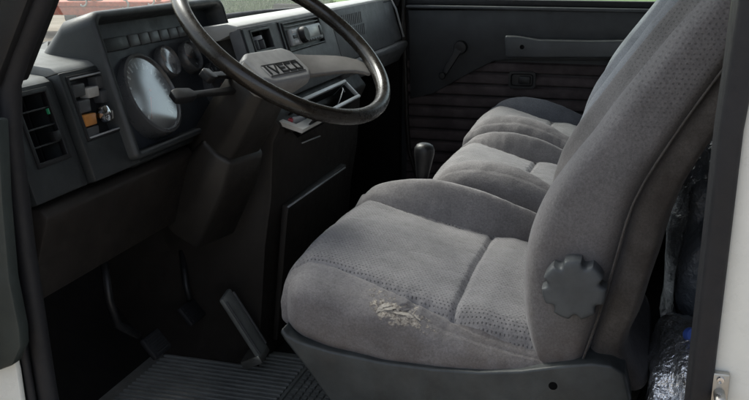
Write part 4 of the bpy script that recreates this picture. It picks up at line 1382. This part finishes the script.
# ------------------------------------------------------------------ gear lever
gl = thing('gear_lever', 'black gear lever with leather knob rising behind the driver seat', 'gear lever', (-0.56, 2.085, FLOOR_Z))
kt = pt(425, 143, Y=2.085)
KT = kt
ax_ = Vector((0.06, 0.0, 1)).normalized()
lathe('gear_knob', [(0.0, 0.0), (0.012, -0.001), (0.020, -0.005), (0.0245, -0.014), (0.0245, -0.026), (0.0215, -0.045), (0.0175, -0.068), (0.015, -0.085), (0.013, -0.090), (0.0, -0.09)], KT, ax_, M['leather'], gl, 32, 60)
b0 = KT - ax_ * 0.088
tube('lever_rod', [b0, b0 + Vector((-0.01, 0, -0.12)), b0 + Vector((-0.03, 0, -0.25)), Vector((-0.55, 2.085, FLOOR_Z + 0.02))], 0.008, M['black'], gl, 12)
lathe('boot', [(0.085, 0.0), (0.080, 0.012), (0.060, 0.03), (0.064, 0.042), (0.042, 0.06), (0.045, 0.072), (0.022, 0.095), (0.010, 0.11)], (-0.55, 2.085, FLOOR_Z), (0, 0, 1), M['rubber'], gl, 32, 60)

# ------------------------------------------------------------------ pedals and floor mats
def pedal(name, label, arm_px, pad_px, X0, X1, w, l, pad_tilt):
    a = pt(arm_px[0][0], arm_px[0][1], X=X0)
    t = thing(name, label, 'pedal', (X1, a.y, FLOOR_Z), 'pedals')
    path = [pt(p[0], p[1], X=X0 + (X1 - X0) * i / (len(arm_px) - 1)) for i, p in enumerate(arm_px)]
    tube('arm', path, 0.009, M['black'], t, 10)
    c = pt(pad_px[0], pad_px[1], X=X1 + 0.01)
    n_ = Vector((math.cos(pad_tilt), 0, math.sin(pad_tilt))); u_ = Vector((-math.sin(pad_tilt), 0, math.cos(pad_tilt)))
    pad = box('pad', (-w / 2, -l / 2, -0.008), (w / 2, l / 2, 0.006), M['rubber'], t, 0.005, c, (DY, u_, n_))
    for k in range(4):
        s = -l / 2 + l * (k + 0.7) / 4.4
        box('tread_rib', (-w / 2 + 0.006, s - 0.003, 0.006), (w / 2 - 0.006, s + 0.003, 0.009), M['rubber'], pad, 0.001, c, (DY, u_, n_))
    return t
pedal('clutch_pedal', 'black clutch pedal on a curved arm, left one under the dashboard', [(104, 262), (109, 300), (118, 325), (138, 335)], (156, 344), -1.02, -0.99, 0.07, 0.055, math.radians(40))
pedal('brake_pedal', 'black brake pedal on an arm, middle one under the dashboard', [(182, 250), (186, 285), (190, 300)], (192, 312), -1.06, -1.03, 0.075, 0.055, math.radians(40))
accel = thing('accelerator_pedal', 'long worn organ type accelerator pedal hinged at the floor', 'pedal', (-0.86, 2.0, FLOOR_Z), 'pedals')
pa = pt(224, 294, Y=1.84); pb_ = pt(262, 353, Y=1.87)
dv = (pa - pb_); Lp = dv.length; dv.normalize()
wv_ = DY - dv * DY.dot(dv); wv_.normalize(); nv = dv.cross(wv_)
if nv.x < 0: nv = -nv
box('pedal_plate', (-0.028, 0, -0.006), (0.028, Lp, 0.008), M['mat'], accel, 0.006, pb_, (wv_, dv, nv))
for sgn in (-1, 1):
    box('edge_bead', (sgn * 0.024 - 0.003, 0.01, 0.008), (sgn * 0.024 + 0.003, Lp - 0.012, 0.012), M['dash_mid'], accel, 0.0015, pb_, (wv_, dv, nv))
box('hinge_block', (-0.030, -0.014, -0.050), (0.030, 0.010, 0.006), M['metal'], accel, 0.004, pb_, (wv_, dv, nv))

fm = thing('floor_mat', 'black ribbed rubber floor mat in the driver footwell', 'floor mat', (-0.85, 1.70, FLOOR_Z))
box('mat_sheet', (-1.16, 1.30, FLOOR_Z), (-0.40, 2.02, FLOOR_Z + 0.006), M['mat'], fm, 0.002)
split_x = pt(297, 392, Z=FLOOR_Z).x
bm = bmesh.new()
# ribs run across the cab at a slight slant
p1 = pt(200, 372, Z=FLOOR_Z); p2 = pt(290, 392, Z=FLOOR_Z)
rd_ = Vector((p2.x - p1.x, p2.y - p1.y, 0)).normalized()
rn_ = Vector((-rd_.y, rd_.x, 0))
sp1 = pt(284, 400, Z=FLOOR_Z); sp2 = pt(307, 371, Z=FLOOR_Z)
sd_ = Vector((sp2.x - sp1.x, sp2.y - sp1.y, 0)).normalized()
n_ribs = 35
c0 = Vector((-1.05, 1.32, FLOOR_Z + 0.006))
for k in range(n_ribs):
    y = 1.325 + k * 0.0195
    # line through split line
    tt = (y - sp1.y) / sd_.y
    xs = sp1.x + sd_.x * tt
    x0 = -1.12
    x1 = min(xs - 0.010, -0.42)
    if x1 - x0 < 0.05: continue
    sl = rd_.y / rd_.x
    a = Vector((x0, y - 0.0 * sl, FLOOR_Z + 0.006)); b = Vector((x1, y, FLOOR_Z + 0.006))
    add_prism(bm, [a + Vector((0, -0.0058, 0)), a + Vector((0, 0.0058, 0)), a + Vector((0, 0.0038, 0.006)), a + Vector((0, -0.0038, 0.006))], (x1 - x0, 0, 0))
ribs = from_bm('ribs', bm, M['mat'], fm)
ribs['kind'] = 'stuff'
bm = bmesh.new()
add_prism(bm, [Vector((sp1.x - sd_.x * 0.45 - 0.005, sp1.y - sd_.y * 0.45, FLOOR_Z + 0.006)), Vector((sp1.x - sd_.x * 0.45 + 0.003, sp1.y - sd_.y * 0.45, FLOOR_Z + 0.006)), Vector((sp1.x - sd_.x * 0.45 + 0.002, sp1.y - sd_.y * 0.45, FLOOR_Z + 0.0115)), Vector((sp1.x - sd_.x * 0.45 - 0.004, sp1.y - sd_.y * 0.45, FLOOR_Z + 0.0115))], sd_ * 0.70)
from_bm('border_bead', bm, M['mat'], fm)
bm = bmesh.new()
for k in range(35):
    y = 1.325 + k * 0.0195
    tt = (y - sp1.y) / sd_.y
    xs = sp1.x + sd_.x * tt + 0.010
    x = xs
    while x < -0.42:
        add_box(bm, Vector((x, y - 0.006, FLOOR_Z + 0.006)), WAX, (0, 0, 0), (0.0115, 0.0115, 0.006))
        x += 0.0175
gn = from_bm('stud_field', bm, M['mat'], fm)
gn['kind'] = 'stuff'

# ------------------------------------------------------------------ passenger door
pd = thing('passenger_door', 'closed dark passenger door with armrest, window crank and ribbed lower panel', 'door', (-0.35, DOOR_Y, FLOOR_Z))
def dp(px, py, y=DOOR_Y): return pt(px, py, Y=y)
belt = dp(500, 8).z
x_f = dp(406, 60).x
box('door_shell', (x_f - 0.02, DOOR_Y + 0.02, FLOOR_Z), (0.50, DOOR_Y + 0.07, belt), M['door'], pd, 0.004)
# upper plastic panel with slanting lower edge
up_pts = [dp(408, 10), dp(900, 8), dp(900, 62), dp(506, 60), dp(494, 61), dp(470, 73), dp(432, 94), dp(410, 99)]
prism('upper_panel', up_pts, (0, 0.021, 0), M['door'], pd, 0.004)
# ledge at the window
box('window_ledge', (x_f, DOOR_Y - 0.014, belt - 0.006), (0.50, DOOR_Y + 0.05, belt + 0.006), M['armrest'], pd, 0.005)
zs = belt + 0.0065
box('window_seal', (x_f, DOOR_Y + 0.012, zs), (0.50, DOOR_Y + 0.045, zs + 0.022), M['rubber'], pd, 0.004)
box('window_pane', (x_f + 0.02, DOOR_Y + 0.050, belt + 0.002), (0.46, DOOR_Y + 0.055, 1.45), M['glass'], pd)
box('frame_front', (x_f - 0.02, DOOR_Y + 0.02, belt + 0.001), (x_f + 0.015, DOOR_Y + 0.07, 1.48), M['door'], pd, 0.004)
box('frame_rear', (0.465, DOOR_Y + 0.02, belt + 0.001), (0.50, DOOR_Y + 0.07, 1.48), M['door'], pd, 0.004)
box('frame_top', (x_f - 0.02, DOOR_Y + 0.02, 1.452), (0.50, DOOR_Y + 0.07, 1.50), M['door'], pd, 0.004)
# ribbed lower field: quilted bands
zl = dp(500, 61).z
k = 0
z = zl - 0.004
while z > 0.02:
    h = 0.041
    pts = [(x_f + 0.004, DOOR_Y + 0.020, z - h), (x_f + 0.004, DOOR_Y + 0.009, z - h + 0.006), (x_f + 0.004, DOOR_Y + 0.005, z - h / 2), (x_f + 0.004, DOOR_Y + 0.009, z - 0.006), (x_f + 0.004, DOOR_Y + 0.020, z)]
    prism('padded_band', pts, (0.50 - x_f - 0.004, 0, 0), M['door_rib'], pd, 0.0)
    z -= h + 0.002
# armrest / pull handle
ar = [dp(507, 34), dp(520, 34.5), dp(540, 38), dp(590, 39), dp(628, 38.5), dp(650, 36), dp(668, 33), dp(672, 52), dp(668, 56), dp(508, 56)]
arm = prism('armrest', [Vector((p.x, DOOR_Y - 0.062, p.z)) for p in ar], (0, 0.062, 0), M['armrest'], pd, 0.008, 3, 20)
for px_ in ((522, 47), (636, 46)):
    c = dp(px_[0], px_[1], DOOR_Y - 0.062)
    lathe('armrest_screw', [(0.0, -0.0006), (0.007, -0.0008), (0.009, 0.001)], c, (0, 1, 0), M['void'], arm, 20)
# inner door handle in its dish
hc = dp(522, 80)
hd = bmesh.new()
rr_ = rrect(-0.048, 0.048, -0.030, 0.030, 0.014, 0.014, 5)
ri_ = rrect(-0.040, 0.040, -0.022, 0.022, 0.010, 0.010, 5)
def hv_(p, d_): return hd.verts.new(hc + Vector((p[0], d_, p[1])))
R1 = [hv_(p, 0.006) for p in rr_]; R2 = [hv_(p, -0.003) for p in rr_]; R3 = [hv_(p, -0.003) for p in ri_]; R4 = [hv_((p[0] * 0.9, p[1] * 0.85), 0.003) for p in ri_]
for a, b in ((R1, R2), (R2, R3), (R3, R4)):
    for k in range(len(a)):
        l = (k + 1) % len(a); hd.faces.new((a[k], a[l], b[l], b[k]))
hd.faces.new(R4)
hand = from_bm('handle_dish', hd, M['black'], pd, auto=40)
box('handle_lever', (-0.012, -0.008, -0.014), (0.030, 0.0, 0.014), M['black'], hand, 0.004, hc)
# window crank
wc0 = dp(461, 47); wc1 = dp(445, 74)
crank = lathe('crank_hub', [(0.024, 0.004), (0.025, -0.012), (0.021, -0.022), (0.0, -0.024)], wc0, (0, 1, 0), M['black'], pd, 28)
secs = []
for t in np.linspace(0, 1, 7):
    p = wc0.lerp(wc1, t) + Vector((0, -0.016 - 0.012 * t, 0))
    d_ = (wc1 - wc0).normalized(); s_ = Vector((0, 1, 0)).cross(d_)
    w_ = 0.013 - 0.004 * t
    secs.append([p + s_ * w_ + Vector((0, -0.006, 0)), p - s_ * w_ + Vector((0, -0.006, 0)), p - s_ * w_ + Vector((0, 0.006, 0)), p + s_ * w_ + Vector((0, 0.006, 0))])
wedge_loft('crank_arm', secs, M['black'], crank, 0.003)
lathe('crank_grip', [(0.0, -0.058), (0.010, -0.057), (0.013, -0.050), (0.011, -0.034), (0.009, -0.028)], wc1, (0, 1, 0), M['black'], crank, 24)

# far front pillar / kick panel with grey seal
kp = thing('passenger_kick_panel', 'black kick panel with pale seal ahead of the passenger door', 'trim panel', (x_f - 0.15, DOOR_Y, FLOOR_Z))
box('kick_panel', (-1.32, DOOR_Y + 0.0, FLOOR_Z), (x_f - 0.024, DOOR_Y + 0.04, belt + 0.0), M['carpet'], kp, 0.003)
box('light_gap_blocker', (x_f - 0.20, DOOR_Y + 0.075, FLOOR_Z), (x_f + 0.06, DOOR_Y + 0.10, belt + 0.02), M['carpet'], kp, 0.003)  # unseen box added behind the door gap to stop daylight leaking through
tube('door_seal', [dp(403, 0), dp(405, 60), dp(407, 120), dp(409, 150), dp(418, 180), dp(436, 200)], 0.008, M['brown'], kp, 8)
yprism('pillar_post', [(x_f - 0.10, belt), (x_f - 0.026, belt), (-0.66, 1.48), (-0.74, 1.48)], DOOR_Y - 0.02, DOOR_Y + 0.05, M['black'], kp, 0.004)

# ------------------------------------------------------------------ clutter behind the driver's seat
def crumple(name, c, size, seed, mat, label, cat, rot=0.0, sub=5, amp=0.16):
    bm = bmesh.new()
    bmesh.ops.create_icosphere(bm, subdivisions=sub, radius=1.0)
    r = np.random.default_rng(seed)
    ks = r.normal(0, 1, (26, 3)); ks /= np.linalg.norm(ks, axis=1)[:, None]
    fr = r.uniform(2.0, 9.0, 26); ph = r.uniform(0, 6.28, 26)
    P = np.array([v.co[:] for v in bm.verts])
    w = np.zeros(len(P))
    for k_, f_, p_ in zip(ks, fr, ph):
        w += (np.abs(np.sin(f_ * (P @ k_) + p_)) - 0.63) / (f_ ** 0.75)
    P = P * (1 + amp * w)[:, None]
    P = np.sign(P) * np.abs(P) ** 0.8
    P = P * np.array(size)
    P[:, 2] -= P[:, 2].min()
    P += np.array(c)
    for v, p in zip(bm.verts, P): v.co = p
    o = from_bm(name, bm, mat, None, smooth=True)
    return tag(o, label, cat)
fb = pt(680, 385, Y=1.62)
crumple('foil_bag', (0.20, 1.60, 0.002), (0.15, 0.22, 0.17), 3, M['foil'], 'crumpled shiny silver foil bag on the floor behind the driver seat', 'bag')
sb = pt(690, 250, Y=1.75)
crumple('plastic_bag', (0.27, 1.98, FLOOR_Z + 0.03), (0.17, 0.20, 0.33), 8, M['bag'], 'smoky dark plastic bag standing behind the driver seat', 'bag')
cp = pt(692, 335, Y=1.56)
t = lathe('bottle_cap', [(0.0, 0.008), (0.011, 0.007), (0.013, 0.0), (0.013, -0.010), (0.0, -0.010)], cp, Vector((0.3, -1, 0.4)), M['blue'], None, 24)
tag(t, 'small blue cap lying among the bags behind the driver seat', 'cap')
w0 = pt(675, 354, Y=1.55); w1 = pt(691, 350, Y=1.55)
t = tube('white_stick', [w0, w0.lerp(w1, 0.5), w1], 0.0035, M['white'], None, 10)
tag(t, 'short white stick lying on the foil bag', 'stick')

# ------------------------------------------------------------------ orange machine outside, seen through the windscreen
om = thing('orange_farm_trailer', 'orange farm machine standing in the yard beyond the windscreen', 'farm machine', (-12.2, 17.0, GROUND_Z))
vd = Vector((RT.x, RT.y, 0)).normalized()            # along the machine, roughly across the view
md = Vector((-vd.y, vd.x, 0))
o0 = pt(25, 36, Z=GROUND_Z)
def ob(name, u0, u1, w0, w1, z0, z1, mat, bv=0.02):
    return box(name, (u0, w0, z0), (u1, w1, z1), mat, om, bv, o0, (vd, md, Vector((0, 0, 1))))
ob('side_beam', -1.5, 2.75, 0.0, 0.14, 0.40, 0.56, M['orange'])
ob('side_beam', -1.5, 2.75, 1.2, 1.34, 0.40, 0.56, M['orange'])
ob('deck', -1.5, 2.75, -0.04, 1.38, 0.562, 0.66, M['orange'])
for u in (-1.4, 0.0, 1.35, 2.6):
    ob('upright', u, u + 0.10, -0.06, 0.03, 0.665, 1.42, M['orange'])
for z_ in (0.74, 1.02, 1.28):
    ob('side_rail', -1.5, 2.75, -0.03, 0.0, z_, z_ + 0.13, M['orange'])
for u in (-0.85, 2.5):
    ob('leg', u, u + 0.14, 0.02, 0.14, 0.0, 0.395, M['orange'])
ob('leg', 0.05, 0.28, 0.02, 0.16, 0.0, 0.395, M['orange'])
for u in (1.15,):
    c = o0 + vd * u + md * 0.25 + Vector((0, 0, 0.42))
    wl = lathe('wheel', [(0.18, -0.09), (0.24, -0.12), (0.39, -0.11), (0.42, -0.06), (0.42, 0.06), (0.39, 0.11), (0.24, 0.12), (0.18, 0.09)], c, md, M['tyre'], om, 36)
    lathe('rim', [(0.0, -0.06), (0.10, -0.07), (0.17, -0.05), (0.2, -0.09)], c, md, M['orange'], wl, 28)
for u, z in ((0.5, 0.60), (1.2, 0.66), (2.0, 0.60), (2.5, 0.68)):
    c = o0 + vd * u + md * -0.05 + Vector((0, 0, z))
    tube('hook', [c + vd * (0.07 * math.cos(a)) + Vector((0, 0, 0.09 * math.sin(a))) for a in np.linspace(-2.4, 1.9, 12)], 0.018, M['metal'], om, 8)
